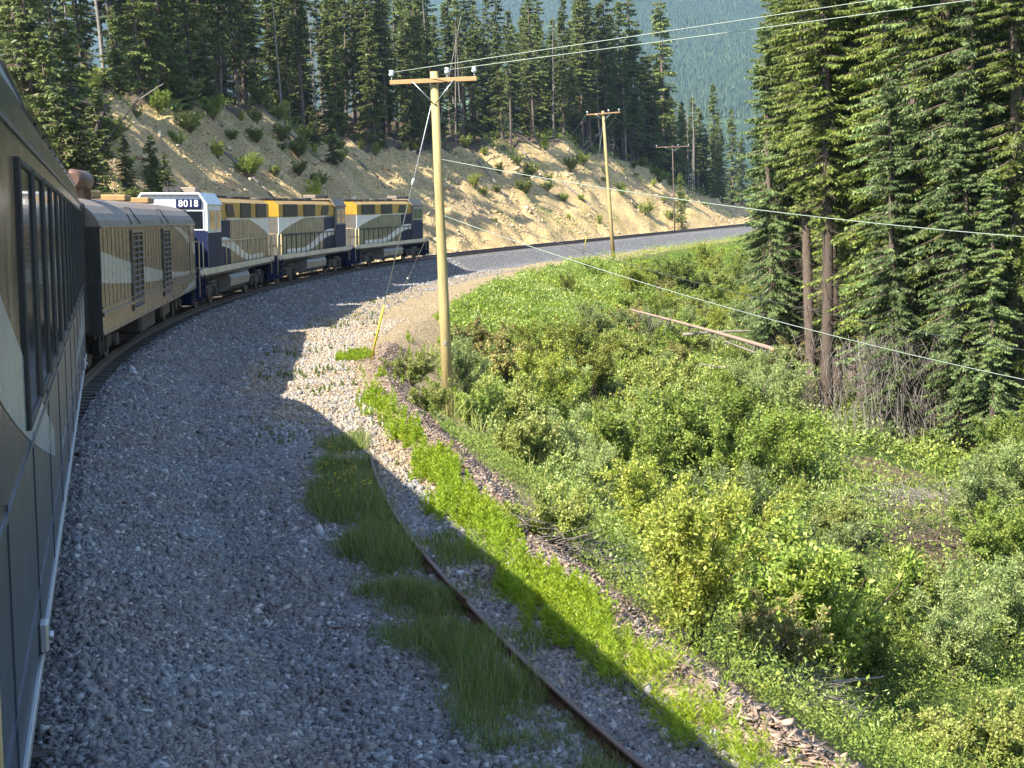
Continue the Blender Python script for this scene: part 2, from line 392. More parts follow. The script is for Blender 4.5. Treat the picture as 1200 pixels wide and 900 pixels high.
    def build(s, name, mat, parent=None, auto=None):
        me = bpy.data.meshes.new(name); me.from_pydata(s.v, [], s.f); me.materials.append(mat)
        me.polygons.foreach_set('use_smooth', s.sm); me.update()
        import bmesh
        bm = bmesh.new(); bm.from_mesh(me); bmesh.ops.recalc_face_normals(bm, faces=bm.faces); bm.to_mesh(me); bm.free()
        return link(name, me, parent)
def copy_tree(o, parent=None):
    c = o.copy(); COL.objects.link(c); c.parent = parent
    for ch in list(o.children): copy_tree(ch, c)
    return c
# ================================================================ GROUND
def grow(a, b, st, g=1.07):
    out = [a]; k = st
    while out[-1] < b: out.append(out[-1]+k); k *= g
    return out
xs = [-v for v in grow(36, 3500, .4)][::-1][:-1]+list(np.arange(-36, 26, .33))+grow(26, 3500, .4)
ys = [-v for v in grow(2, 260, .5, 1.12)][::-1][:-1]+list(np.arange(-2, 150, .4))+grow(150, 4200, .5, 1.035)
XX, YY = np.meshgrid(np.array(xs), np.array(ys))
ZZ = zt(XX, YY); nx, ny = len(xs), len(ys)
ii = (np.arange(ny-1)[:, None]*nx+np.arange(nx-1)[None, :]).ravel()
me = rawmesh('ground', np.stack([XX.ravel(), YY.ravel(), ZZ.ravel()], 1), np.stack([ii, ii+1, ii+nx+1, ii+nx], 1), M['ground'], smooth=True)
ss, nn = sn(XX.ravel(), YY.ravel()); xr, yr = XX.ravel(), YY.ravel()
_HP = [at(*p)[:2] for p in ((1080, 592), (1098, 640), (1050, 560), (1010, 545), (955, 478), (1130, 600))]
def _hole(x, y):
    k = np.ones(len(x))
    for a, b in _HP: k *= sst(.5, 1.5, np.hypot(x-a, y-b))
    return k
def setattr_(name, v):
    a = me.attributes.new(name, 'FLOAT', 'POINT'); a.data.foreach_set('value', np.asarray(v, np.float32))
ed = edge(ss)
def warmf(s, n, x, y):
    a = np.interp(s, [-55, -42, -34, -25, 0, 30, 60], [6.0, 5.9, 4.8, 3.9, 3.7, 4.8, 5.2])
    b = sst(a-.8, a+.8, n+1.2*fbm(x, y, 3, 71))
    return np.where(n < -3.2, 1.0, b*(n > 3))
setattr_('warm', warmf(ss, nn, xr, yr))
eo = np.interp(ss, [-44, -36, -12, 0], [0, 2.4, 2.4, 0])
setattr_('soil', np.maximum(sst(ed+.2+eo*.8, ed+1.5+eo*.8, nn), sst(crest(ss)-1.2, crest(ss)+.3, -nn)))
eo = np.interp(ss, [-44, -36, -12, 0], [0, 2.4, 2.4, 0])
setattr_('green', _hole(xr, yr)*sst(ed+1.0+eo, ed+2.5+eo, nn)*np.clip(.75+.6*fbm(xr, yr, 4, 72), 0, 1))
sd = sst(3.6, 4.8, -nn)*(1-sst(crest(ss)-1.0, crest(ss)+.2, -nn))*np.clip(1.0+.9*(fbm(ss*1.5, nn*.7, 7, 73)-.12), 0, 1)
setattr_('sand', sd)
setattr_('far', sst(260, 420, yr))
g = link('ground', me); tag(g, kind='structure')
# ---------------------------------------------------------------- track
trackroot = empty('railway_track'); tag(trackroot, 'curving single railway track on wooden sleepers under the train', 'railway track', kind='structure')
BANK = R(2.5)
def railmesh(name, off, s0, s1, step, zb=0.0, top=True, wob=None, parent=None, mats=None):
    prof = [(-.07, -.17), (-.07, -.155), (-.012, -.13), (-.010, -.045), (-.036, -.03), (-.036, -.004), (-.030, 0), (.030, 0), (.036, -.004), (.036, -.03), (.010, -.045), (.012, -.13), (.07, -.155), (.07, -.17)]
    S_ = np.arange(s0, s1, step); V = []; n = len(prof)
    for s in S_:
        for a, z in prof:
            nn_ = off+a; x, y, h = trk(s, nn_); zz = z+zb-nn_*math.sin(BANK)
            if wob: zz = z+wob(s)[1]; x, y, h = trk(s, off+a+wob(s)[0])
            V.append((x, y, zz))
    F = []; mi = []
    for i in range(len(S_)-1):
        for k in range(n):
            F.append((i*n+k, (i+1)*n+k, (i+1)*n+(k+1) % n, i*n+(k+1) % n)); mi.append(1 if (top and k in (5, 6, 7)) else 0)
    me = rawmesh(name, V, F, None, mats=mats or [M['railside'], M['railtop']], midx=mi)
    return link(name, me, parent)
for off in (-.755, .755): railmesh('rail', off, -85, 330, 1.0, parent=trackroot)
tie_me = MB().box((0, 0, 0), (2.6, .23, .18), .012).build('sleeper', M['tie'])
tm = tie_me.data; bpy.data.objects.remove(tie_me)
rest = MB(); ti = 0; s = -80.0
while s < 230:
    x, y, h = trk(s); j = random.uniform(-.04, .04)
    if -33.5 <= s < 19:
        o = link('sleeper', tm, trackroot); o.location = (x, y, -.262+random.uniform(-.01, .01)); o.rotation_euler = (0, BANK, -h+random.uniform(-.02, .02)); ti += 1
    else:
        rot = Matrix.Rotation(-h, 3, 'Z') @ Matrix.Rotation(BANK, 3, 'Y')
        rest.box((x, y, -.262), (2.6, .23, .18), 0, rot)
    s += .55
r_ = rest.build('sleeper', M['tie'], trackroot); r_['kind'] = 'stuff'
# ---------------------------------------------------------------- vehicles
def place(o, s, half, n=0.0, flip=False, extra=0.0):
    a = trk(s-half, n); b = trk(s+half, n)
    h = math.atan2(b[0]-a[0], b[1]-a[1])+extra
    o.location = ((a[0]+b[0])/2, (a[1]+b[1])/2, 0)
    if flip: o.rotation_euler = (-BANK, 0, PI/2-h+PI)
    else: o.rotation_euler = (BANK, 0, PI/2-h)
def wheel(parent, x, y, r=.46):
    m = MB(); sg = 1 if y > 0 else -1
    m.tube([(x, y-sg*.03, r), (x, y+sg*.05, r)], [r, r*.97], 20).tube([(x, y+sg*.04, r), (x, y+sg*.11, r)], [.13, .11], 10)
    return m.build('wheel', M['wheelsteel'], parent)
def truck(parent, xc, wb=2.6, r=.46):
    t = MB()
    for sg in (-1, 1):
        y = sg*1.02
        t.box((xc, y, .78), (wb+1.1, .14, .16), .03)
        t.box((xc, y, .55), (wb*.55, .16, .34), .05)
        for dx in (-wb/2, wb/2):
            t.box((xc+dx, y, .50), (.34, .24, .36), .04)
            t.tube([(xc+dx*.45, y+sg*.05, .4), (xc+dx*.45, y+sg*.05, .75)], .1, 8)
        t.tube([(xc-wb*.3, y+sg*.12, .95), (xc+wb*.3, y+sg*.12, .95)], .07, 8)
        t.tube([(xc-wb*.62, y+sg*.1, .3), (xc-wb*.62, y+sg*.1, .9)], .03, 6)
    t.box((xc, 0, .7), (.5, 2.0, .3))
    tr = t.build('truck', M['black'], parent)
    for dx in (-wb/2, wb/2):
        for y in (-.78, .78): wheel(tr, xc+dx, y, r)
    return tr
def coupler(parent, x):
    sg = 1 if x > 0 else -1
    m = MB().box((x+sg*.2, 0, .85), (.7, .16, .18), .03).box((x+sg*.6, .03, .85), (.22, .28, .26), .05)
    m.tube([(x, .5, .95), (x+sg*.35, .45, .6), (x+sg*.6, .35, .7)], .03, 6)
    m.build('coupler', M['black'], parent)
# --- coach
def swpts(n, a, b): return list(np.linspace(a, b, n))
def make_coach(label, detail=True):
    root = empty('passenger_coach')
    tag(root, label, 'train coach')
    L = 12.45; W = 1.55
    lo = MB().loft([(-W+.05, .62), (-W, .70), (-W, 2.05), (W, 2.05), (W, .70), (W-.05, .62)], [-L, L]).build('lower_body', M['slate'], root)
    up = [(-W, 2.052), (-W, 3.98), (-1.51, 4.28), (-1.38, 4.56), (-1.12, 4.77), (-.80, 4.89), (-.42, 4.96), (0, 4.98)]
    up = up+[(-y, z) for y, z in up[-2::-1]]
    ub = MB().loft(up, [-L, -L*.5, 0, L*.5, L-2.2, L-.9, L])
    nu = len(up)
    for i_, dz_ in ((5, .16), (6, .42)):
        for k_ in range(nu):
            x_, y_, z_ = ub.v[i_*nu+k_]
            if z_ > 3.99: ub.v[i_*nu+k_] = (x_, y_, z_-dz_*(z_-3.98)/1.0)
    ub.build('upper_body', M['coach_bronze'], root)
    # skirt trim
    tr = MB()
    for sg in (-1, 1): tr.box((0, sg*(W+.012), .66), (2*L, .03, .075), .006)
    tr.build('skirt_trim', M['galv'], root)
    # curved swooshes on both sides
    sw = MB()
    for sg in (-1, 1):
        y0, y1 = sg*(W-.001), sg*(W+.006)
        xs_ = swpts(30, -L+.0, -L+6.5); t_ = [(x+L)/6.5 for x in xs_]
        sw.strip(xs_, [2.85-1.45*t**.8 for t in t_], [3.35-1.75*t**.9+.05 for t in t_], y0, y1)
        xs_ = swpts(40, -4, L-.05); t_ = [(x+4)/(L+3.95) for x in xs_]
        sw.strip(xs_, [1.15+.15*math.sin(t*3) for t in t_], [1.2+.75*t**2 for t in t_], y0, y1)
    sw.build('swoosh_stripe', M['swoosh'], root)
    # side windows, each its own part, glass in a thin black frame
    k = 0; x = -L+2.6
    while x < L-1.2:
        wdt = 1.32
        for sg in (-1, 1):
            if sg > 0 and not detail: continue
            fr = MB()
            y = sg*(W+.012)
            for zz in (2.22, 3.80): fr.box((x+wdt/2, y, zz), (wdt+.08, .05, .05), .01)
            for xx in (x-.02, x+wdt+.02): fr.box((xx, y, 3.01), (.05, .05, 1.63), .01)
            f_ = fr.build('window', M['black'], root)
            MB().box((x+wdt/2, sg*(W+.008), 3.01), (wdt-.02, .022, 1.53)).build('pane', M['glass'], f_)
        x += 1.62; k += 1
    # curved dome glass above
    x = -L+4.4
    dome = [(-1.515, 4.24), (-1.385, 4.555), (-1.13, 4.765), (-.82, 4.885)]
    while x < L-3.2:
        for sg in (-1, 1):
            if sg > 0 and not detail: continue
            d = MB()
            pr = [(sg*-1*y*1.0, z) for y, z in dome]; pr = [(-sg*abs(y)*-1, z) for y, z in pr]
            outer = [(sg*(abs(y)+.02), z+.02) for y, z in dome]; inner = [(sg*(abs(y)-.03), z-.03) for y, z in dome]
            d.loft(outer+inner[::-1], [x, x+1.36]).build('roof_window', M['glass'], root)
        x += 1.62
    # seams and rivet lines
    se = MB()
    for sg in (-1, 1):
        se.box((0, sg*(W+.006), 2.05), (2*L-.1, .02, .03)); se.box((0, sg*(W+.006), 3.98), (2*L-.1, .02, .035)); se.box((0, sg*(W+.005), 1.05), (2*L-.1, .016, .02))
        for xx in np.arange(-L+.8, L, 2.4): se.box((xx, sg*(W+.004), 1.4), (.012, .012, 1.4))
    se.build('panel_seam', M['slate'], root)
    for xx in (-L+3.0, L-3.6):
        MB().box((xx, -(W+.03), .80), (.13, .06, .20), .02).tube([(xx, -(W+.05), .80), (xx, -(W+.09), .80)], .03, 8).build('jacking_bracket', M['galv'], root)
    # end vestibule with navy recess, door edge and grab rails
    for e in (-1, 1):
        ve = 1.6 if e < 0 else .62
        vb = MB().box((e*(L+ve/2), 0, 2.35), (ve, 2.96, 3.4), .05).build('vestibule', M['navy'], root)
        if e < 0: MB().box((e*(L+.8), -1.42, .58), (1.0, .36, .06), .01).box((e*(L+.8), -1.46, .95), (1.0, .26, .05), .01).build('step', M['black'], vb)
    gx = -L-.62
    gr = MB().tube([(gx, -W+.06, 2.32), (gx, -W-.04, 2.28), (gx, -W-.04, .95), (gx, -W+.06, .90)], .016, 8)
    gr.build('grab_rail', M['hand'], root)
    MB().box((0, 0, .62), (2*L-6, 2.2, .4)).box((-3, 0, .5), (2.5, 2.5, .5), .05).box((4, 0, .5), (3, 2.4, .45), .05).build('underframe', M['black'], root)
    for xx in (-8.7, 8.7): truck(root, xx)
    for xx in (-L-.3, L+.3): coupler(root, xx)
    for xx in (-9, -2, 5): MB().box((xx, 0, 5.02), (1.4, 1.0, .18), .04).build('roof_vent', M['roofgrey'], root)
    return root
coach = make_coach('bronze and slate blue passenger coach with a row of dark windows, at left edge')
place(coach, -45.7, 8.7, -.30, extra=R(-.25))
# the coach the photographer leans out of, just behind the frame
coach2 = copy_tree(coach); tag(coach2, 'bronze passenger coach behind the viewpoint, only its shadow shows', 'train coach')
place(coach2, -46.3-27.4, 8.7, -.95)
# --- generator car
def make_gencar():
    root = empty('generator_car'); tag(root, 'bronze windowless generator car with louvred vents and pale swoosh', 'train car')
    L = 10.9; W = 1.52
    lower = [(-W, .95), (-W, 1.42), (W, 1.42), (W, .95)]
    MB().loft(lower, [-L, L]).build('side_sill', M['bronze'], root)
    pr = [(-W, 1.43), (-W, 3.45), (-1.47, 3.58), (-1.36, 3.75), (-1.15, 3.93), (-.85, 4.07), (-.45, 4.16), (0, 4.19)]
    wall = [(-W, 1.422), (-W, 3.45), (W, 3.45), (W, 1.422)]
    MB().loft(wall, [-L, L]).build('body', M['bronze'], root)
    ar = [(-W-.01, 3.452), (-1.48, 3.60), (-1.37, 3.76), (-1.16, 3.94), (-.86, 4.08), (-.45, 4.17), (0, 4.20)]; ar = ar+[(-y, z) for y, z in ar[-2::-1]]
    rf = MB().loft(ar, [-L, -L+.01, -L*.5, 0, L*.5, L-1.6, L-.8, L-.2, L], smooth=False)
    rf.build('roof', M['roofgrey'], root)
    be = MB()
    for sg in (-1, 1):
        be.box((0, sg*(W+.02), 1.43), (2*L, .05, .09), .01).box((0, sg*(W+.015), 1.60), (2*L, .035, .03)); be.box((0, sg*(W+.012), .99), (2*L, .03, .05), .01)
        be.box((0, sg*(W+.02), 3.44), (2*L, .05, .05), .01)
        for xx in np.arange(-L+.4, L, .6): be.box((xx, sg*(W+.004), 2.5), (.012, .012, 1.8))
    be.build('belt_rail', M['bronze'], root)
    sw = MB()
    for sg in (-1, 1):
        y0, y1 = sg*(W-.001), sg*(W+.007)
        xs_ = swpts(50, -L+.02, L-.05); t_ = [(x+L)/(2*L) for x in xs_]
        sw.strip(xs_, [1.62+.55*(1-t)**2.0-.60*t**1.6*0 for t in t_], [max(1.62+.55*(1-t)**2+.05, 1.70+1.20*(1-t)**1.7) for t in t_], y0, y1)
    sw.build('swoosh_stripe', M['swoosh'], root)
    s2 = MB()
    for sg in (-1, 1):
        xs_ = swpts(24, 3.6, L-.1); t_ = [(x-3.6)/(L-3.7) for x in xs_]
        s2.strip(xs_, [3.36-1.15*t**1.5 for t in t_], [3.40-.72*t**1.8 for t in t_], sg*(W-.001), sg*(W+.007))
        xs_ = swpts(24, L-5.0, L-.05); t_ = [(x-L+5)/5 for x in xs_]
        s2.strip(xs_, [1.0+.10*t for t in t_], [1.02+.36*t for t in t_], sg*(W-.001), sg*(W+.007))
    s2.build('upper_swoosh', M['swoosh'], root)
    for xx, wd_ in ((-5.15, 1.9), (1.5, 1.8)):
        for sg in (-1, 1):
            y = sg*(W+.02); f_ = MB()
            z0, z1 = 1.25, 3.30
            f_.box((xx, y, z0), (wd_+.12, .07, .07), .01).box((xx, y, z1), (wd_+.12, .07, .07), .01)
            for dx in (-wd_/2-.03, wd_/2+.03): f_.box((xx+dx, y, (z0+z1)/2), (.07, .07, z1-z0), .01)
            f_.box((xx, y, (z0+z1)/2), (.05, .06, z1-z0), .01)
            fr = f_.build('louvre_vent', M['bronze'], root)
            MB().box((xx, sg*(W+.002), (z0+z1)/2), (wd_, .012, z1-z0-.02)).build('vent_recess', M['grille'], fr)
            sl = MB()
            for zz in np.arange(z0+.1, z1-.05, .155): sl.box((xx, sg*(W+.028), zz), (wd_, .075, .022), 0, Matrix.Rotation(sg*R(-28), 3, 'X'))
            sl.build('louvre_slats', M['bronze'], fr)
        for sg in (-1, 1): MB().tube([(xx-.8, sg*(W+.03), 3.5), (xx-.5, sg*1.30, 3.93), (xx+.5, sg*1.30, 3.93), (xx+.8, sg*(W+.03), 3.5)], .015, 6).build('lifting_bail', M['black'], root)
    for sg in (-1, 1): MB().box((L-1.6, sg*(W+.012), 2.5), (1.0, .02, 1.9), .005).build('door', M['bronze'], root)
    for xx, w_ in ((-9.8, .9), (-4.6, 1.4), (6.8, 1.5), (1.2, 1.2)): MB().box((xx, .1, 4.29), (w_, 1.1, .2), .03).build('roof_hatch', M['arm'], root)
    sil = MB().tube([(-8.1, -.45, 4.60), (-8.0, -.45, 4.60), (-6.5, -.45, 4.60), (-6.35, -.45, 4.60)], [.16, .26, .26, .16], 20)
    sil.box((-7.8, -.45, 4.25), (.1, .4, .25)).box((-6.7, -.45, 4.25), (.1, .4, .25)); sil.build('exhaust_silencer', M['copper'], root)
    for e in (-1, 1):
        MB().box((e*(L+.35), 0, 2.5), (.70 if e > 0 else 1.0, 2.4, 3.0), .05).build('end_diaphragm', M['black'], root)
        MB().box((e*(L+.004), 0, 2.45), (.012, 2.9, 2.0)).build('end_panel', M['bronze'], root)
    MB().box((0, 0, .85), (2*L-6, 2.0, .3)).box((-1.5, 0, .62), (3.2, 2.6, .55), .08).box((3.4, 0, .65), (2.2, 2.5, .5), .08).build('underframe', M['black'], root)
    for sx in (-L+.35, L-.35):
        st = MB(); st.box((sx, -W+.05, .52), (.5, .08, .04))
        for dx in (-.23, .23): st.box((sx+dx, -W+.05, .75), (.04, .05, .46))
        st.build('step', M['black'], root)
    for xx in (-7.6, 7.6): truck(root, xx)
    for xx in (-L, L): coupler(root, xx)
    return root
gen = make_gencar(); place(gen, -20.9, 7.6, -.1)
# --- locomotives
def text_mesh(name, body, size, mat, parent, loc, rot, ext=.006):
    cu = bpy.data.curves.new(name, 'FONT'); cu.body = body; cu.size = size; cu.align_x = 'CENTER'; cu.align_y = 'CENTER'; cu.extrude = ext; cu.offset = .002; cu.space_character = 1.12
    o = bpy.data.objects.new(name+'_tmp', cu); COL.objects.link(o)
    dg = bpy.context.evaluated_depsgraph_get(); me_ = bpy.data.meshes.new_from_object(o.evaluated_get(dg)); bpy.data.objects.remove(o)
    me_.materials.clear(); me_.materials.append(mat); me_.name = name
    q = link(name, me_, parent); q.location = loc; q.rotation_euler = rot; return q
def make_loco(label, lead):
    """front (cab end) towards +x; lead = the cab-towards-camera engine with a tall white cab"""
    root = empty('locomotive'); tag(root, label, 'locomotive', 'diesel locomotives coupled at the head of the train')
    W = 1.30; zd = 1.55
    MB().box((0, 0, 1.38), (17.2, 2.9, .30), .02).build('walkway', M['black'], root)
    sl = MB()
    for sg in (-1, 1): sl.box((0, sg*1.462, 1.45), (17.3, .03, .24), .005)
    sl.build('sill_stripe', M['cream'], root)
    # hood
    hood = [(-W, zd), (-W, 3.48), (W, 3.48), (W, zd)]
    MB().loft(hood, [-8.0, 4.4]).build('hood', M['silver'], root)
    top = [(-W-.05, 3.49), (-W-.05, 4.12), (-W+.25, 4.30), (W-.25, 4.30), (W+.05, 4.12), (W+.05, 3.49)]
    MB().loft(top, [-8.02, 4.42]).build('radiator_section', M['gold'], root)
    # doors on hood
    for sg in (-1, 1):
        dd = MB()
        for xx in np.arange(-7.4, 4.2, .62):
            dd.box((xx, sg*(W+.006), 2.52), (.54, .02, 1.75), .004)
            dd.box((xx+.2, sg*(W+.022), 2.5), (.03, .03, .12))
        dd.build('hood_doors', M['silver'], root)
    for a, b_ in ((-7.1, -4.3), (-2.9, -.4)):
        for sg in (-1, 1):
            f_ = MB().box(((a+b_)/2, sg*(W+.06), 3.80), (b_-a, .05, .66), .01).build('radiator_grille', M['grille'], root)
            s_ = MB()
            for zz in np.arange(3.53, 4.1, .08): s_.box(((a+b_)/2, sg*(W+.09), zz), (b_-a-.06, .02, .02))
            s_.build('grille_bars', M['black'], f_)
    for sg in (-1, 1):
        MB().strip([1.1, 1.5, 2.6, 2.9], [3.52, 3.52, 3.52, 3.80], [3.62, 4.05, 4.05, 4.05], sg*(W+.04), sg*(W+.09)).build('air_intake', M['grille'], root)
    # livery swooshes on the hood
    def y2(sg): return sg*(W+.002), sg*(W+.024)
    a1 = MB(); a2 = MB()
    for sg in (-1, 1):
        y0, y1 = y2(sg)
        xs_ = swpts(40, -8.0, 2.6); t_ = [(x+8)/10.6 for x in xs_]
        a1.strip(xs_, [2.55+.85*min(1, t/.5)**.7*(1) if t < .5 else 3.40 for t in t_], [3.475]*len(xs_), y0, y1)
        xs_ = swpts(10, 1.9, 4.4); MB().strip(xs_, [zd+.02]*10, [3.38]*10, y0, y1).build('navy_panel', M['navy'], root)
        xs_ = swpts(40, -6.4, 4.4); t_ = [(x+6.4)/10.8 for x in xs_]
        a2.strip(xs_, [1.58+.75*sst(.35, .95, t) for t in t_], [1.80+.90*sst(.3, .9, t) for t in t_], y0*1.004, y1*1.004)
    a1.build('upper_swoosh', M['white'], root); a2.build('lower_swoosh', M['white'], root)
    # cab
    CW = 1.45
    cabm = M['white'] if lead else M['roofgrey']
    cp = [(-CW, zd), (-CW, 4.0), (-1.15, 4.42), (1.15, 4.42), (CW, 4.0), (CW, zd)]
    cab = MB().loft(cp, [4.43, 7.05]).build('cab', cabm, root)
    MB().loft([(-CW-.05, 4.02), (-1.17, 4.47), (1.17, 4.47), (CW+.05, 4.02), (CW, 3.98), (1.13, 4.40), (-1.13, 4.40), (-CW, 3.98)], [4.2, 7.2]).build('cab_roof', M['white'] if lead else M['roofgrey'], root)
    lw = MB()
    for sg in (-1, 1): lw.box((5.74, sg*(CW+.005), 2.25), (2.6, .02, 1.35), .002)
    lw.box((7.055, 0, 2.3), (.02, 2.88, 1.4)); lw.build('cab_lower_panel', M['navy'], cab)
    for sg in (-1, 1):
        for a, b_ in ((4.75, 5.45), (5.75, 6.75)):
            f_ = MB().box(((a+b_)/2, sg*(CW+.01), 3.42), (b_-a+.12, .04, .86), .02).build('window', M['white'] if lead else M['galv'], cab)
            MB().box(((a+b_)/2, sg*(CW+.025), 3.42), (b_-a, .03, .74), .02).build('pane', M['glass'], f_)
    for y in (-.95, -.02, .92):
        f_ = MB().box((7.06, y, 3.42), (.04, .82, .80), .02).build('windscreen', M['white'] if lead else M['galv'], cab)
        MB().box((7.08, y, 3.42), (.03, .70, .68), .02).build('pane', M['glass'], f_)
    for y in ((.72,) if lead else (-.72, .72)):
        nb = MB().box((7.10, y, 4.04), (.10, 1.02, .36), .06).build('number_board', M['navy'], cab)
        if lead: text_mesh('number', '8018', .37, M['sign'], nb, (7.156, y, 4.04), (PI/2, 0, PI/2), .004)
    # nose
    ns = [(-.95, zd), (-.95, 2.75), (-.75, 2.95), (.75, 2.95), (.95, 2.75), (.95, zd)]
    MB().loft(ns, [7.07, 8.1]).build('nose', M['navy'] if lead else M['bronze'], root)
    MB().box((7.85, 0, 3.02), (.2, .5, .22), .04).build('headlight_housing', M['black'], root)
    # ends: pilots, steps, rails
    for e in (-1, 1):
        MB().box((e*8.62, 0, .85), (.12, 2.8, .95), .02).box((e*8.72, 0, .40), (.2, 2.3, .35), .05).build('pilot', M['navy'], root)
        for sg in (-1, 1):
            st = MB()
            for zz in (.45, .75, 1.05, 1.35): st.box((e*8.3, sg*1.30, zz), (.55, .34, .04))
            for dx in (-.29, .29): st.box((e*8.3+dx, sg*1.36, .9), (.03, .28, 1.0))
            st.build('step', M['navy'], root)
            hr = MB()
            hr.tube([(e*8.62, sg*1.42, .55), (e*8.62, sg*1.42, 1.9), (e*8.50, sg*1.40, 2.15), (e*8.50, sg*1.40, 2.62)], .025, 6)
            hr.tube([(e*7.98, sg*1.44, .7), (e*7.98, sg*1.44, 2.62)], .025, 6)
            hr.tube([(e*8.50, sg*1.40, 2.62), (e*8.5, 0.25*sg, 2.62)], .022, 6)
            hr.build('corner_handrail', M['hand'], root)
    for sg in (-1, 1):
        hr = MB(); x1 = 4.3
        hr.tube([(-7.9, sg*1.42, 2.55), (x1, sg*1.42, 2.55)], .03, 6)
        for xx in np.arange(-7.9, x1+.1, 1.02): hr.tube([(xx, sg*1.42, 1.5), (xx, sg*1.42, 2.55)], .028, 6)
        hr.build('side_handrail', M['hand'] if lead else M['black'], root)
    # roof gear
    for xx in (-7, -5.7, -4.4, -1.0, .3):
        MB().tube([(xx, 0, 4.30), (xx, 0, 4.44), (xx, 0, 4.46)], [.58, .58, .5], 20).build('roof_fan', M['black'], root)
    MB().box((2.2, 0, 4.40), (1.3, .7, .22), .05).build('dynamic_brake_vent', M['black'], root); MB().box((-2.6, 0, 4.38), (.9, .5, .16), .03).build('exhaust_stack', M['black'], root)
    hn = MB()
    for dy in (-.25, 0, .25): hn.tube([(6.2, dy, 4.58), (6.8+.1*abs(dy), dy, 4.60), (6.86, dy, 4.60)], [.04, .07, .12], 10)
    hn.box((6.3, 0, 4.5), (.12, .7, .08)); hn.build('air_horn', M['black'], root)
    MB().box((5.2, .3, 4.58), (.9, .8, .24), .04).build('cab_air_conditioner', M['roofgrey'], root)
    MB().tube([(4.7, -.7, 4.4), (4.7, -.7, 4.95)], .012, 5).build('antenna', M['black'], root); MB().tube([(5.9, .8, 4.4), (5.9, .8, 4.75)], .02, 5).build('antenna', M['black'], root)
    # fuel tank, reservoirs
    ft = MB().loft([(-1.0, .38), (-1.33, .62), (-1.36, .95), (-1.25, 1.15), (1.25, 1.15), (1.36, .95), (1.33, .62), (1.0, .38)], [-2.3, 2.2]).build('fuel_tank', M['tank'], root)
    for sg in (-1, 1): MB().tube([(-2.0, sg*1.28, 1.26), (2.0, sg*1.28, 1.26)], .13, 12).build('air_reservoir', M['tank'], root)
    for xx in (-5.4, 5.4): truck(root, xx, 2.75, .5)
    for xx in (-8.6, 8.6): coupler(root, xx)
    return root
l1 = make_loco('leading-number engine with white cab, navy nose and number board 8018 facing the generator car', True)
place(l1, -.6, 5.4, flip=True)
l2 = make_loco('middle diesel engine in bronze, gold and navy with pale swooshes, between two others', False)
place(l2, 17.9, 5.4)
l3 = copy_tree(l2); tag(l3, 'front diesel engine in bronze, gold and navy at the head of the train'); place(l3, 36.4, 5.4)
for l_ in (l1, l2, l3): l_.scale = (1, 1, 1.05)
# ================================================================ vegetation builders (all numpy)
def quads(P, D, Wv, L, W, taper=.35, fold=None):
    """leaf quads: base P, unit dir D, width dir Wv, length L, width W -> 4-vertex kite"""
    L = L[:, None]; W = W[:, None]
    a = P; b = P+D*L*.45+Wv*W*.5; c = P+D*L; d = P+D*L*.45-Wv*W*.5
    V = np.stack([a, b, c, d], 1).reshape(-1, 3)
    F = np.arange(len(V)).reshape(-1, 4); return V, F
def unit(v): return v/np.maximum(np.linalg.norm(v, axis=1, keepdims=True), 1e-6)
def perp(D, rng):
    r = rng.normal(size=D.shape); return unit(np.cross(D, r))
def tubes(P0, P1, r0, r1, k=3):
    """many thin tapered prisms"""
    D = unit(P1-P0); A = unit(np.cross(D, np.array([.3, .5, .81])[None]+0*D)); B = np.cross(D, A)
    V = []
    for P, r in ((P0, r0), (P1, r1)):
        for i in range(k):
            th = 2*PI*i/k; V.append(P+(A*math.cos(th)+B*math.sin(th))*np.asarray(r).reshape(-1, 1))
    V = np.stack(V, 1); n = len(P0); base = np.arange(n)[:, None]*2*k
    F = [np.concatenate([base+i, base+(i+1) % k, base+k+(i+1) % k, base+k+i], 1) for i in range(k)]
    return V.reshape(-1, 3), np.concatenate(F, 0)
def join(parts):
    V = []; F = []; b = 0
    for v, f in parts: V.append(v); F.append(f+b); b += len(v)
    return np.concatenate(V), np.concatenate(F)
def trunkmesh(rng, H, r, lean=0.0, k=8, m=10, wig=.12, top=.03):
    z = np.linspace(-.5, H, m); ox = lean*z/H+wig*np.cumsum(rng.normal(size=m))*.3; oy = wig*np.cumsum(rng.normal(size=m))*.3
    ox -= ox[0]; oy -= oy[0]
    V = []; F = []
    for i in range(m):
        t = max(0, z[i]/H); rr = r*(1-t)**.8+top; rr *= 1.25 if i == 0 else 1
        for j in range(k):
            th = 2*PI*j/k; V.append((ox[i]+rr*math.cos(th), oy[i]+rr*math.sin(th), z[i]))
    for i in range(m-1):
        for j in range(k): F.append((i*k+j, i*k+(j+1) % k, (i+1)*k+(j+1) % k, (i+1)*k+j))
    return np.array(V), np.array(F), (z, ox, oy)
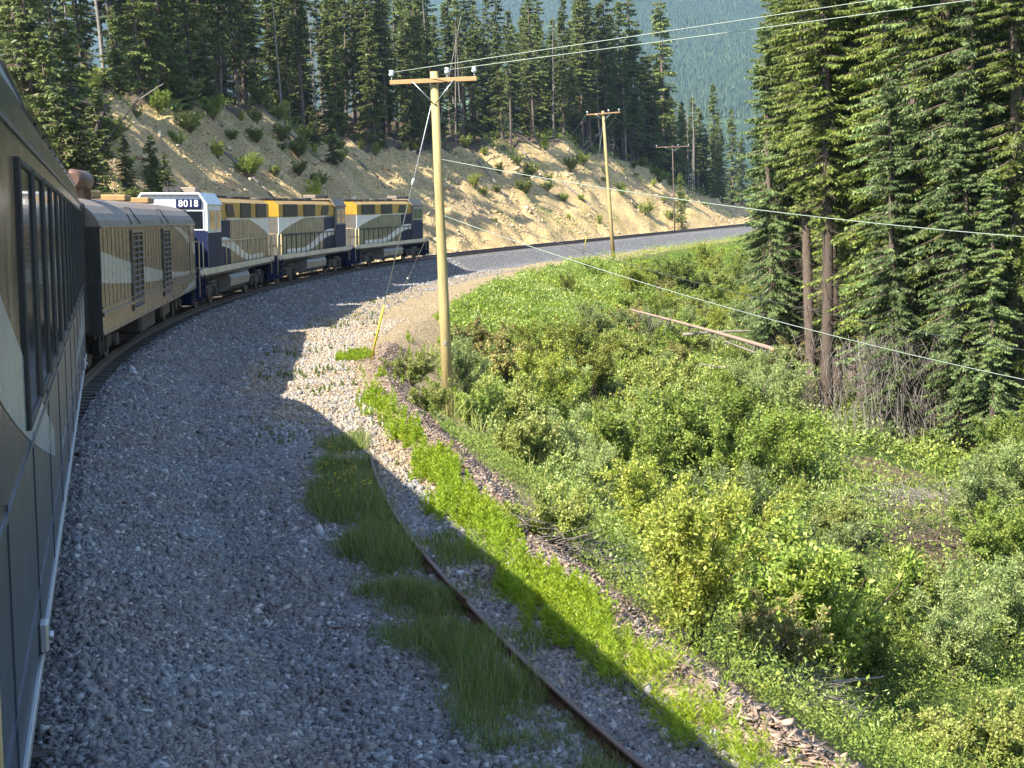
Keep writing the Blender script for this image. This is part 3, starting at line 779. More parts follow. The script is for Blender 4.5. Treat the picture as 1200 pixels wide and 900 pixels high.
def conifer(seed, H=20, rad=2.0, crown=.15, nb=220, tw=50, tl=.45, twd=.10, r=.22, lean=0, deadlow=40, shape=.75, gap=.25, droop=.35, hang=.9):
    """spruce: tapered trunk, whorled drooping limbs carrying hanging needle sprays"""
    rng = np.random.default_rng(seed)
    tv, tf, (tz, tx, ty) = trunkmesh(rng, H, r, lean)
    t = crown+(1-crown)*np.sort(rng.random(nb))**.92
    # clumpy gaps
    az = rng.random(nb)*2*PI
    dens = np.sin(az*2+t*23+seed)+np.sin(az*3-t*41)
    keep = dens > -2+gap*2*rng.random(nb)*2.2
    t, az = t[keep], az[keep]; nb = len(t)
    low = np.clip((t-crown)/.12, .35, 1)
    Lb = rad*((1-t)/(1-crown))**shape*low*rng.uniform(.55, 1.15, nb)+.18
    z0 = t*H; bx = np.interp(z0, tz, tx); by = np.interp(z0, tz, ty)
    up = .30*t**2-droop*(1-t)
    # limb curves sampled at u
    def limb(i, u):
        h = Lb[i]*u
        zz = z0[i]+Lb[i]*(up[i]*u+ .12*u*u*(1-t[i])*1.2-.10*u)
        return np.stack([bx[i]+np.cos(az[i])*h, by[i]+np.sin(az[i])*h, zz], 1)
    n = (Lb/rad*tw*1.2+8).astype(int); idx = np.repeat(np.arange(nb), n)
    u = rng.random(len(idx))**.75*.95+.05; P = limb(idx, u)
    out = np.stack([np.cos(az[idx]), np.sin(az[idx]), 0*u], 1); side = np.stack([-np.sin(az[idx]), np.cos(az[idx]), 0*u], 1)
    sd = rng.normal(size=len(idx)); 
    D = unit(out*rng.uniform(.2, 1.0, len(idx))[:, None]+side*sd[:, None]*.8+np.array([0, 0, -1.0])*(hang*rng.uniform(.1, 1.0, len(idx)))[:, None])
    P = P+side*(sd*rng.uniform(0, .28, len(idx))*(1-u*.6)*np.minimum(Lb[idx], 1.6)*.55)[:, None]
    Wv = unit(np.cross(D, rng.normal(size=D.shape)*.5+np.array([0, 0, 1.0])))
    L = tl*rng.uniform(.55, 1.25, len(idx))*(1-.35*u); W = twd*rng.uniform(.7, 1.4, len(idx))
    fv, ff = quads(P, D, Wv, L, W)
    # leader tip
    k = 40; zz = H*(1-.05*rng.random(k)); P = np.stack([np.interp(zz, tz, tx), np.interp(zz, tz, ty), zz], 1)
    D = unit(rng.normal(size=(k, 3))+np.array([0, 0, .6])); v2, f2 = quads(P, D, perp(D, rng), np.full(k, tl*.6), np.full(k, twd)); fv, ff = join([(fv, ff), (v2, f2)])
    # limbs
    i = np.arange(nb); lv, lf = tubes(limb(i, np.zeros(nb)), limb(i, np.full(nb, .9)), .018+.012*Lb, .006)
    parts = [(tv, tf), (lv, lf)]
    if deadlow:
        k = deadlow; td = rng.uniform(.04, max(crown+.12, .1), k); a = rng.random(k)*2*PI; ln = rng.uniform(.4, rad*.8, k)
        zz = td*H; P0 = np.stack([np.interp(zz, tz, tx), np.interp(zz, tz, ty), zz], 1)
        P1 = P0+np.stack([np.cos(a)*ln, np.sin(a)*ln, -rng.uniform(.0, .5, k)*ln], 1); parts.append(tubes(P0, P1, .018, .005))
        # fine dead twigs
        kk = k*5; j = rng.integers(0, k, kk); uu = rng.uniform(.3, 1, kk)[:, None]; Q0 = P0[j]*(1-uu)+P1[j]*uu
        Q1 = Q0+rng.normal(size=(kk, 3))*.16+np.array([0, 0, -.15]); parts.append(tubes(Q0, Q1, .006, .003))
    return join(parts), (fv, ff)
def conifer_obj(name, seed, leaf, bark='bark', **k):
    wood, fol = conifer(seed, **k)
    root = empty(name)
    link('trunk', rawmesh('trunk', *wood, M[bark]), root); link('crown', rawmesh('crown', *fol, M[leaf]), root)
    return root
def shrub(seed, H=2.0, rad=1.2, stems=12, leaves=4500, ls=.055, up=.6, clump=.9, narrow=False):
    rng = np.random.default_rng(seed)
    az = rng.random(stems)*2*PI; ln = H*rng.uniform(.65, 1.05, stems); spread = rad*rng.uniform(.25, 1, stems)
    def st(i, u):
        k = spread[i]*u**(.9 if not narrow else 1.4)
        return np.stack([np.cos(az[i]+.3*u)*k, np.sin(az[i]+.3*u)*k, ln[i]*u**.85*(1-.12*u*spread[i]/rad)-.1], 1)
    i = np.arange(stems); parts = []
    for a, b in ((0, .35), (.35, .7), (.7, 1)): parts.append(tubes(st(i, np.full(stems, a)), st(i, np.full(stems, b)), .022*(1-a)+.006, .022*(1-b)+.006))
    # side branches
    nb = stems*9; bi = rng.integers(0, stems, nb); bu = rng.uniform(.22, .98, nb); B0 = st(bi, bu)
    bd = unit(rng.normal(size=(nb, 3))*np.array([1, 1, .5])+np.array([0, 0, up])+np.stack([np.cos(az[bi]), np.sin(az[bi]), 0*bu], 1)*.5)
    bl = H*rng.uniform(.12, .32, nb)*(1.15-bu*.6); B1 = B0+bd*bl[:, None]; parts.append(tubes(B0, B1, .007, .003))
    j = rng.integers(0, nb, leaves); uu = rng.uniform(.1, 1.05, leaves)[:, None]
    P = B0[j]*(1-uu)+B1[j]*uu+rng.normal(size=(leaves, 3))*.035*clump*H**.5
    D = unit(bd[j]*.5+rng.normal(size=(leaves, 3))*.75+np.array([0, 0, .1])); Nn = unit(rng.normal(size=D.shape)*.7+np.array([0, 0, 1.0]))
    Wv = unit(np.cross(D, Nn)); L = ls*rng.uniform(.6, 1.4, leaves); W = L*(.55 if not narrow else .3)
    return join(parts), quads(P, D, Wv, L*1.25, W*1.2)
def shrub_obj(name, seed, leaf, **k):
    wood, fol = shrub(seed, **k); root = empty(name)
    link('stems', rawmesh('stems', *wood, M['twig']), root); link('foliage', rawmesh('foliage', *fol, M[leaf]), root); return root
# ---------------------------------------------------------------- labels by landmark
MARKS = [(35, 200, 'the coach roof at the left edge'), (115, 212, 'the round silencer on the generator car'), (160, 240, 'the louvred generator car'), (210, 240, 'the 8018 number board'),
         (262, 245, 'the first engine'), (350, 245, 'the middle engine'), (440, 245, 'the front engine'), (510, 120, 'the near utility pole'), (590, 200, 'the bare bank just right of the near pole'),
         (650, 160, 'the pale sandy bluff'), (712, 160, 'the far utility pole'), (790, 175, 'the old reddish crossarm'), (850, 250, 'the far end of the bank')]
def nearmark(px):
    return min(MARKS, key=lambda m: abs(m[0]-px))[2]
USED = {}
def uniq(cands, share):
    """first unused label of cands, else the shared one"""
    for c in cands:
        if c not in USED: USED[c] = 1; return c, True
    return share, False
def put(o, x, y, z, rz=None, s=1.0, tilt=(0, 0)):
    o.location = (x, y, z); o.rotation_euler = (tilt[0], tilt[1], random.uniform(0, 2*PI) if rz is None else rz); o.scale = (s, s, s*random.uniform(.94, 1.06))
first = {}
def inst(key, proto):
    """the prototype itself the first time, then copies sharing its meshes"""
    if key not in first: first[key] = 1; return proto
    o = proto.copy(); COL.objects.link(o); o.parent = None
    for ch in proto.children:
        c = ch.copy(); COL.objects.link(c); c.parent = o
    return o
# ---------------------------------------------------------------- left bank forest
FP = []
for k in range(7):
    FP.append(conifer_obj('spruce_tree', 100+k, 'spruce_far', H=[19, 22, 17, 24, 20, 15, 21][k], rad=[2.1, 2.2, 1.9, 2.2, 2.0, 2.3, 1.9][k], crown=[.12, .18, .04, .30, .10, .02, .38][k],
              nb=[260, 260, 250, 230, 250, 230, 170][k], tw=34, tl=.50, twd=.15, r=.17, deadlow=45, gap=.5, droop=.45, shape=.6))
def snag_obj(name, seed, H, r=.13, nbr=60):
    rng = np.random.default_rng(seed); tv, tf, (tz, tx, ty) = trunkmesh(rng, H, r, top=.02)
    td = rng.uniform(.12, .98, nbr); a = rng.random(nbr)*2*PI; ln = rng.uniform(.25, 1.3, nbr)*(1.1-td); zz = td*H
    P0 = np.stack([np.interp(zz, tz, tx), np.interp(zz, tz, ty), zz], 1); P1 = P0+np.stack([np.cos(a)*ln, np.sin(a)*ln, rng.uniform(-.4, .1, nbr)*ln], 1)
    root = empty(name); link('trunk', rawmesh('trunk', tv, tf, M['dead']), root); link('branches', rawmesh('branches', *tubes(P0, P1, .016, .005), M['dead']), root); return root
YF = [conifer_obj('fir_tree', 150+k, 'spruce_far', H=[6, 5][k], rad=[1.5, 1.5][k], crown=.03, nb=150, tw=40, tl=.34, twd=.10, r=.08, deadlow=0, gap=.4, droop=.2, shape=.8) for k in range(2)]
SN = [snag_obj('dead_tree', 60+k, [17, 14, 19][k]) for k in range(3)]
adjs = ['slim dark spruce', 'tall ragged spruce', 'narrow dense spruce', 'high-crowned bare-stemmed spruce', 'medium drooping spruce', 'short full spruce', 'thin sparse spruce']
trees = []; pts = []
rg = random.Random(11); tries = 0
while len(pts) < 275 and tries < 60000:
    tries += 1
    s = rg.uniform(-34, 205); q = rg.random()**1.5; n = -(float(crest(s))+.3+q*(34 if s < 130 else 20))
    if s < 0 and rg.random() < .4: continue
    x, y, h = trk(s, n); px, py = proj((x, y, float(zt(x, y))+4))
    if px < 5 or px > 905: continue
    md = 1.9+q*2.0
    if 48 < px < 112 and q < .5: continue
    if q < .12 and rg.random() < (.3 if s < 45 else .4): continue
    if 40 < s < 135 and q < .7 and rg.random() < .5: continue
    if any((x-a)**2+(y-b)**2 < md*md for a, b, *_ in pts): continue
    pts.append((x, y, s, n, q))
for (x, y, s, n, q) in pts:
    z = float(zt(x, y)); px, py = proj((x, y, z))
    front = q < .22
    if rg.random() < .13:
        o = inst(('sn', k_ := rg.randrange(3)), SN[k_]); kind = 'bare grey dead tree'; cat = 'dead tree'
    else:
        k_ = rg.choice([0, 1, 2, 3, 4, 5, 6, 6, 3]) if not front else rg.choice([0, 1, 2, 2, 4, 5, 6, 3])
        o = inst(('f', k_), FP[k_]); kind = adjs[k_]; cat = 'conifer'
    sc = rg.uniform(.82, 1.12)
    if s > 175: sc *= .8
    if 40 < s < 135 and q < .4: sc *= .88
    put(o, x, y, z-.2, s=sc, tilt=(rg.gauss(0, .025), rg.gauss(0, .025)))
    mk = nearmark(px)
    if front:
        lab, u = uniq([f'{kind} in the front row above {mk}', f'{kind} at the bank edge above {mk}'], f'{kind}, one of several above {mk}')
    else:
        lab, u = uniq([], f'{kind} deep in the forest above {mk}')
    lab = lab.replace('high-crowned bare-stemmed', 'bare-stemmed').replace('the bare bank just right of the near pole', 'the bare bank right of the pole')
    tag(o, lab, cat, 'conifers on the bank behind the train' if cat == 'conifer' else 'dead trees in the bank forest')
# far tall trees against the mountain, placed one by one: px of the stem, distance, height, variant
for px, d, H, k_, kind in [(712, 180, 27, 3, 'tall spruce behind the far utility pole, its top out of frame'), (742, 200, 30, 1, 'tall full spruce just right of the far utility pole'),
                     (778, 206, 28.5, 2, 'pointed spruce standing alone against the hazy mountain'), (690, 170, 24, 6, 'thin spruce just left of the far utility pole'),
                     (838, 215, 19, 4, 'broad spruce right of the twin grey snags, against the mountain'), (858, 226, 15, 2, 'low spruce beside the big right-hand stand, far end of bank'),
                     (822, 200, 12, 5, 'short spruce in front of the twin grey snags'), (868, 236, 11, 5, 'smallest far spruce at the gap to the right-hand stand'),
                     (760, 203, 18, 5, 'shorter spruce filling the gap left of the pointed one'), (846, 205, 10, 4, 'small light spruce low beside the track end')]:
    while True:
        x, y, z = atd(px, 200, d); s_, n_ = sn(x, y)
        if -n_ > float(crest(s_))+1: break
        d += 2; H += .2
    z = float(zt(x, y)); o = inst(('f', k_), FP[k_]); put(o, x, y, z-.2, s=H/[19, 22, 17, 24, 20, 15, 21][k_]); tag(o, kind, 'conifer', 'conifers against the mountain')
x, y, z = atd(797, 200, 192); o = inst(('f', 5), FP[5]); put(o, x, y, float(zt(x, y))-.2, s=8.2/15); tag(o, 'spruce standing right in front of the old reddish crossarm pole', 'conifer', 'conifers against the mountain')
for px, d, sc, lab in [(806, 206, 1.02, 'left one of two bare grey snags standing against the mountain'), (813, 208, 1.1, 'right one of two bare grey snags standing against the mountain'), (734, 168, 1.15, 'leafless grey snag beside the tall full spruce')]:
    while True:
        x, y, z = atd(px, 200, d); s_, n_ = sn(x, y)
        if -n_ > float(crest(s_))+.5: break
        d += 2
    o = inst(('sn', 0), SN[0]); put(o, x, y, float(zt(x, y)), s=sc); tag(o, lab, 'dead tree', 'bare snags against the mountain')
# trees on the slope at the far left, behind the train
for px, py, H, k_, lab in [(78, 232, 5.5, 5, 'full young spruce on the slope right behind the coach roof'), (112, 236, 4.2, 5, 'spruce behind the round silencer, lower slope'), (62, 190, 7.5, 4, 'dark spruce highest up the slope beside the coach roof'),
                           (128, 165, 3.0, 2, 'small lone spruce in front of the leaning dark logs'), (150, 222, 3.4, 4, 'bushy dark fir low on the slope behind the generator car'), (178, 215, 3.2, 5, 'dark wide fir left of the golden scree above number board'),
                           (215, 128, 4.5, 5, 'young fir at the forest edge above the generator car'), (368, 172, 3.5, 5, 'bright young fir low on the bank above the middle engine'), (392, 192, 3.0, 5, 'bright green young fir on rocks above the front engine'),
                           (90, 150, 7, 5, 'full fir on the slope just above the coach roof line'), (120, 200, 5, 4, 'fir half hidden behind the silencer and hatches'), (185, 240, 3.6, 4, 'dark low fir directly above the white cab roof'), (140, 112, 6, 4, 'mid-green fir near the top of the slope above the generator car'), (170, 108, 7, 5, 'taller fir at the forest edge above the generator car'), (195, 236, 3, 5, 'small fir left of the number board'), (98, 240, 5, 4, 'wide fir right against the coach roof end'), (240, 120, 5, 5, 'fir at the bank top above the white cab'),
                           (38, 120, 9, 4, 'dark spruce at the top left beside the leaning snags'), (100, 70, 12, 2, 'full spruce below the two leaning grey snags')]:
    x, y, z = at(px, py); o = inst(('y', k_ % 2), YF[k_ % 2]); put(o, x, y, z-.1, s=H/[6, 5][k_ % 2]); tag(o, lab, 'conifer', 'conifers on the slope')
def logobj(name, a, b, r0, r1, mat, label, cat='fallen log', nbr=14, bl=.6, group=None, down=.3, seed=1):
    rng = np.random.default_rng(seed); A = Vector(a); B = Vector(b); pts_ = [A.lerp(B, t)+Vector((0, 0, math.sin(t*PI)*.08*min(1, (B-A).length/6)*(r0 > .05))) for t in np.linspace(0, 1, 8)]
    m = MB().tube(pts_, list(np.linspace(r0, r1, 8)), 9); o = m.build(name, M[mat]); tag(o, label, cat, group)
    if nbr:
        t = rng.uniform(.15, .98, nbr)[:, None]; P0 = np.array(A)*(1-t)+np.array(B)*t
        D = unit(rng.normal(size=(nbr, 3))+np.array([0, 0, -down])); P1 = P0+D*bl*rng.uniform(.3, 1, nbr)[:, None]
        link('branches', rawmesh('branches', *tubes(P0, P1, .016, .005, 4), M['dead' if mat != 'darklog' else 'darklog']), o)
    return o
def P3(px, py, dz=0.0): x, y, z = at(px, py); return (x, y, z+dz)
a = P3(96, 200); logobj('leaning_log', a, atd(125, 122, a[1]+1), .17, .13, 'darklog', 'thick dark log leaning on the slope behind the silencer', nbr=4)
a = P3(92, 212); logobj('leaning_log', a, atd(168, 108, a[1]+3), .08, .04, 'darklog', 'thin dark dead stem leaning right, crossing the thick log', nbr=8)
a = P3(62, 62); logobj('leaning_snag', a, atd(98, -12, a[1]+3), .20, .15, 'dead', 'thick grey snag leaning right at the top left', 'dead tree', nbr=3)
a = P3(72, 66); logobj('leaning_snag', a, atd(104, -15, a[1]+3), .10, .07, 'dead', 'thin pale snag leaning right beside the thick one', 'dead tree', nbr=3)
a = P3(52, 45); logobj('leaning_snag', a, atd(64, -10, a[1]+2), .09, .06, 'dead', 'short grey snag leaning at the top left corner', 'dead tree', nbr=3)
a = P3(156, 122); logobj('fallen_log', a, atd(192, 98, a[1]+1), .07, .04, 'dead', 'thin pale stick slanting across the upper slope', nbr=3)
a = P3(264, 180, .1); b = P3(320, 232, .1); logobj('fallen_log', a, b, .12, .08, 'dead', 'pale log lying down the scree above the first engine', nbr=4)
for (u0, v0), (u1, v1), lab in (((330, 150), (372, 186), 'grey log lying on the bank above the middle engine'), ((420, 190), (452, 222), 'grey log on the scree above the front engine'), ((610, 175), (640, 215), 'weathered log lying down the pale bluff'), ((560, 190), (600, 240), 'thin grey log on the scree right of the near pole'), ((200, 125), (262, 150), 'long grey log along the upper slope by the forest edge'), ((660, 215), (700, 250), 'pale log on the bank near the far pole')):
    logobj('fallen_log', P3(u0, v0, .15), P3(u1, v1, .15), .12, .07, 'dead', lab, nbr=8)
a = P3(520, 190, .1); b = P3(532, 60); logobj('leaning_snag', P3(508, 185), atd(540, 20, P3(508, 185)[1]+4), .07, .03, 'dead', 'thin leaning dead stem right of the near pole top', 'dead tree', nbr=10)
# ---------------------------------------------------------------- right-hand stand
RP = [conifer_obj('spruce_tree', 200+k, ['spruce', 'spruce_blue', 'spruce', 'spruce', 'spruce_blue'][k], H=[24, 23, 25, 22, 17][k], rad=[2.1, 2.5, 2.2, 1.7, 1.9][k], crown=[.07, .05, .09, .33, .03][k],
      nb=[620, 640, 600, 380, 460][k], tw=120, tl=.25, twd=.058, r=[.26, .28, .27, .2, .2][k], deadlow=[150, 170, 150, 90, 60][k], gap=.45, droop=.6, shape=.5, hang=1.5) for k in range(5)]
RH = [24, 23, 25, 22, 17]
stand = [(903, 60, 15.2, 4, 'dark-edged spruce at the left end of the right-hand stand'), (893, 68, 11.5, 4, 'short spruce tucked behind the left end of the right-hand stand'),
 (966, 50, 23, 3, 'spruce with bare reddish stem where the fallen log points'), (979, 51.5, 22, 3, 'bare-stemmed spruce just right of the one by the fallen log'), (948, 55, 23, 3, 'bare-stemmed spruce left of the log-end pair'),
 (1012, 51, 24, 0, 'spruce directly behind the low stump'), (1040, 48, 24, 2, 'spruce with brown dead skirt right of the stump'), (1072, 46.5, 23, 1, 'wide blue-green spruce over the dead brown brush'),
 (1108, 45, 24, 0, 'spruce at the dark hollow under the right-hand stand'), (1146, 43.5, 24, 1, 'wide spruce right of the dark hollow'), (1188, 42, 24, 2, 'spruce filling the right edge of the photo'),
 (930, 62, 24, 0, 'tall spruce rising behind the short left-end one'), (995, 60, 25, 2, 'tall spruce behind the bare-stemmed group'), (1030, 57, 25, 1, 'blue-green spruce one row behind the stump'),
 (1060, 56, 24, 0, 'second-row spruce behind the brown skirt one'), (1095, 54, 25, 2, 'second-row spruce behind the dark hollow'), (1130, 53, 24, 1, 'second-row wide spruce near the right edge'), (1170, 51, 25, 0, 'second-row spruce close to the right edge'),
 (1225, 47, 25, 1, 'outermost spruce, half cut by the right edge'), (1046, 44.5, 12, 4, 'short spruce in front of the brown skirt one'), (1128, 42, 12, 4, 'short fresh spruce in front of the dark hollow'), (1165, 41, 9, 4, 'lowest fresh spruce at the right stand front'), (914, 64, 12, 4, 'short spruce just left of the bare-stemmed group'), (1208, 44, 15, 4, 'low spruce with fresh tips in the right edge corner')]
for px, d, H, k_, lab in stand:
    x, y, z = atd(px, 300, d); x, y, z = x, y, float(zt(x, y)); px2, _ = proj((x, y, z))
    x += 0; o = inst(('r', k_), RP[k_]); put(o, x+(z-3.3)*0.0, y, z-.2, s=H/RH[k_]); tag(o, lab, 'conifer', 'spruces of the right-hand stand')
rr = random.Random(5)
back = 0
while back < 34:
    d = rr.uniform(66, 112); px = rr.uniform(905+(d-66)*.1, 1330)
    x, y, z = atd(px, 300, d); z = float(zt(x, y)); s_, n_ = sn(x, y)
    if n_ < 24: continue
    k_ = rr.randrange(4); o = inst(('r', k_), RP[k_]); put(o, x, y, z-.2, s=rr.uniform(.85, 1.05)); back += 1
    tag(o, 'spruce standing deep inside the right-hand stand, mostly hidden', 'conifer', 'hidden spruces of the right-hand stand')
# ---------------------------------------------------------------- shrubs
SH = {}
def SP(key, n, leaf, **k):
    SH[key] = [shrub_obj('shrub', hash(key) % 97+31*i+3 if False else 300+len(SH)*10+i, leaf, **k) for i in range(n)]
SP('willow', 3, 'willow', H=2.4, rad=1.5, stems=16, leaves=15000, ls=.070, narrow=True, up=.8)
SP('alder', 3, 'alder', H=2.5, rad=1.5, stems=18, leaves=14000, ls=.068, up=1.1)
SP('birch', 2, 'birch', H=3.0, rad=1.3, stems=14, leaves=14000, ls=.062, up=1.0)
SP('dull', 2, 'dull', H=1.8, rad=1.4, stems=16, leaves=12000, ls=.06)
SP('rusty', 1, 'rustleaf', H=2.3, rad=1.4, stems=14, leaves=11000, ls=.075)
SBH = dict(willow=2.4, alder=2.5, birch=3.0, dull=1.8, rusty=2.3)
def bush(kind, v, px, py, H, lab, group='shrubs on the slope below the track', cat='shrub', share=False, xyz=None):
    x, y, z = xyz or at(px, py); o = inst((kind, v), SH[kind][v]); put(o, x, y, z-.1, s=H/SBH[kind]); tag(o, lab, cat, group); return o
big = [('birch', 0, 815, 760, 2.1, 'tall yellow-green birch bush standing by the brown chip band'), ('birch', 1, 760, 655, 1.9, 'yellow-green bush left of the tall birch bush'),
 ('rusty', 0, 905, 800, 1.25, 'bush with rusty brown leaves at the chip band'), ('willow', 0, 960, 720, 2.0, 'pale grey-green willow behind the rusty-leaved bush'),
 ('alder', 0, 1005, 810, 1.6, 'dark-hearted green bush right of the rusty-leaved one'), ('alder', 1, 1040, 745, 1.8, 'bright green bush behind the dark-hearted one'),
 ('dull', 0, 1080, 905, 1.0, 'low olive bush at the bottom right corner'), ('dull', 1, 1160, 900, 1.2, 'olive bush cut by the bottom right corner'), ('willow', 1, 1120, 800, 1.7, 'grey-green willow left of the right edge, lower part'),
 ('willow', 2, 1180, 760, 1.9, 'grey-green willow touching the right edge, lower part'), ('willow', 0, 700, 600, 1.7, 'silvery willow in the middle of the photo'), ('willow', 1, 655, 560, 2.1, 'silvery willow left of the middle one'),
 ('dull', 0, 610, 555, 1.7, 'olive bush right of the near pole foot'), ('dull', 1, 650, 640, 1.0, 'low olive bush at the upper end of the brush pile'), ('alder', 2, 560, 505, 1.5, 'low green bush touching the near pole foot'),
 ('birch', 0, 640, 500, 3.2, 'yellow-green birch bush right of the near pole'), ('birch', 1, 690, 470, 3.4, 'taller birch bush behind the silvery willow'), ('willow', 2, 700, 405, 2.6, 'willow with white-backed leaves in the bracken edge'),
 ('alder', 0, 760, 560, 3.0, 'round green alder in the middle ground'), ('alder', 1, 820, 560, 3.1, 'green alder right of the round one'), ('birch', 0, 745, 350, 3.0, 'bush rising behind the bracken patch'),
 ('alder', 2, 790, 345, 3.4, 'tall green bush below the far utility pole'), ('birch', 1, 830, 335, 3.6, 'tallest feathery bush in front of the far track'), ('alder', 0, 860, 345, 2.8, 'green bush left of the right-hand stand, by far track'),
 ('alder', 1, 700, 330, 1.8, 'small pale bush left of the far pole foot'), ('birch', 0, 665, 345, 1.6, 'slim sapling bush in the bracken patch'), ('willow', 0, 870, 395, 2.4, 'willow at the foot of the left-end spruce'),
 ('alder', 2, 905, 420, 2.0, 'green bush behind the fallen log'), ('alder', 0, 800, 420, 2.6, 'green bush where the fallen log begins'), ('dull', 1, 735, 430, 2.2, 'olive bush left of the fallen log start'),
 ('alder', 1, 850, 480, 1.8, 'green bush in front of the pale second log'), ('willow', 1, 905, 560, 2.2, 'grey-green willow in the middle right'), ('willow', 2, 860, 640, 2.2, 'broad willow behind the tall birch bush'),
 ('dull', 0, 975, 640, 1.4, 'olive bush beside the bare dirt patch'), ('alder', 2, 1165, 665, 1.7, 'green bush right of the bare dirt patch'), ('willow', 0, 1150, 640, 2.2, 'pale willow near the right edge, middle height'),
 ('alder', 0, 1185, 560, 2.2, 'green bush at the right edge under the stand'), ('dull', 1, 480, 450, 1.2, 'small dark bush left of the near pole foot'), ('dull', 0, 505, 485, 1.0, 'scrubby low bush in front of the near pole foot'), ('dull', 1, 215, 118, 2.5, 'leafy bush at the upper slope above the generator car'),
 ('alder', 1, 250, 140, 2.0, 'leafy bush at the forest edge above the first engine'), ('alder', 0, 235, 108, 2.4, 'bright bush in the forest gap above the first engine'), ('dull', 0, 330, 165, 1.8, 'dark bush on the slope above the middle engine'),
 ('dull', 1, 565, 228, 1.1, 'small bush on the bare scree right of the near pole'), ('dull', 0, 580, 262, .8, 'smallest bush low on the scree right of the near pole'), ('alder', 2, 400, 190, 1.6, 'green bush beside the bright young firs above the train'),
 ('dull', 1, 290, 200, 1.6, 'dark bush on the scree above the pale fallen log'), ('dull', 0, 350, 205, 1.4, 'low bush in the scree above the middle engine')]
for b in big: bush(*b)
kinds = ['willow', 'alder', 'alder', 'dull', 'birch', 'willow', 'rusty']
nmk = [(526, 490, 'the near pole foot'), (900, 430, 'the fallen log'), (1000, 445, 'the stump'), (840, 300, 'the far track'), (740, 620, 'the photo middle'), (1075, 590, 'the bare dirt patch'), (1180, 600, 'the right edge'), (1100, 850, 'the bottom right corner'), (850, 830, 'the chip band'), (650, 400, 'the bracken patch'), (1120, 470, 'the dark hollow')]
desc = dict(willow='grey willow bush', alder='green alder bush', dull='olive low bush', birch='yellowish birch bush', rusty='brown-tinged bush')
HOLES = [at(*p)[:2] for p in ((1080, 592), (1098, 640), (1050, 560), (1010, 545), (955, 478), (1130, 600))]; HR = [1.0, .9, .7, .5, .8, .5]
cnt = 0; placed = [at(b[2], b[3])[:2] for b in big]
tries = 0
while cnt < 185 and tries < 20000:
    tries += 1
    s = rr.uniform(-52, 95); e_ = float(edge(s)); q = rr.random(); n = e_+2.6+q*(26 if s < 20 else 20)
    if s > 5 and n < e_+8+rr.random()*5: continue
    x, y, h = trk(s, n); z = float(zt(x, y)); px, py = proj((x, y, z))
    if not (520 < px < 1290 and 290 < py < 1150): continue
    if px < 690 and py < 410: continue
    if any(math.hypot(x-a, y-b) < r+1.3 for (a, b), r in zip(HOLES, HR)): continue
    if 1035 < px < 1110 and 540 < py < 660 and rr.random() < .85: continue
    if 940 < px < 1130 and 440 < py < 500: continue
    md = 1.3
    if any((x-a)**2+(y-b)**2 < md*md for a, b in placed): continue
    placed.append((x, y)); k = rr.choice(kinds)
    H = rr.uniform(.7, 1.4) if y < 18 else rr.uniform(1.3, 2.7)
    if py > 880: H = min(H, 2.0)
    if 930 < px < 1150 and 430 < py < 640: H = rr.uniform(.7, 1.2)
    mk = min(nmk, key=lambda m: math.hypot(m[0]-px, m[1]-py)); side = 'left of' if px < mk[0]-25 else 'right of' if px > mk[0]+25 else ('in front of' if py > mk[1] else 'behind')
    sz = 'small' if H < 1.4 else 'medium' if H < 2 else 'large'
    lab, u = uniq([f'{sz} {desc[k]} {side} {mk[2]}'], f'{desc[k]} in the thicket around {mk[2]}')
    bush(k, rr.randrange(len(SH[k])), px, py, H, lab, group='bushes filling the clearing', xyz=(x, y, z)); cnt += 1

rs = random.Random(23); cnt = 0; gp = []
while cnt < 85:
    s = rs.uniform(-16, 165); n = -rs.uniform(7, 19)
    if -n < 12 and rs.random() < .7: continue
    if float(vn(s/9, n/6, 88)) < (-.02 if s > 45 else -.3): continue
    x, y, h = trk(s, n); z = float(zt(x, y)); px, py = proj((x, y, z))
    if not (60 < px < 860) or any((x-a)**2+(y-b)**2 < 4 for a, b in gp): continue
    gp.append((x, y)); k = rs.choice(['alder', 'dull', 'dull', 'birch']); H = rs.uniform(.8, 2.2)
    hl = 'high' if -n > 15 else 'halfway' if -n > 11 else 'low'
    lab, u = uniq([f'{"large" if H > 1.6 else "small"} {desc[k]} {hl} on the sandy bank by {nearmark(px)}'], f'{desc[k]} {hl} on the bank around {nearmark(px)}')
    lab = lab.replace('the bare bank just right of the near pole', 'the scree right of the pole').replace('the round silencer on the generator car', 'the round silencer').replace('the coach roof at the left edge', 'the coach roof')
    bush(k, rs.randrange(len(SH[k])), px, py, H, lab, group='bushes on the sandy bank', xyz=(x, y, z)); cnt += 1
# ================================================================ ground cover (stuff)
rng = np.random.default_rng(77)
def scatter_sn(n, s0, s1, n0, n1, dens=None):
    s = rng.uniform(s0, s1, n); nn = n0(s)+(n1(s)-n0(s))*rng.random(n) if callable(n0) else rng.uniform(n0, n1, n)
    p = np.minimum(s, SE)/RAD
    x = np.where(s <= SE, CX-(RAD-nn)*np.cos(p), EX+(s-SE)*math.sin(PHE)+nn*math.cos(PHE)); y = np.where(s <= SE, CY+(RAD-nn)*np.sin(p), EY+(s-SE)*math.cos(PHE)-nn*math.sin(PHE))
    return s, nn, x, y
def inview(x, y, z, m=60):
    zz = z-CAM_H; f = y*_cp-zz*_sp; u = y*_sp+zz*_cp; X = x/f*FPX; Y = u/f*FPX; X, Y = _c*X+_s*Y, -_s*X+_c*Y
    return (f > 2) & (600+X > -m) & (600+X < 1200+m) & (450-Y > -m) & (450-Y < 900+m)
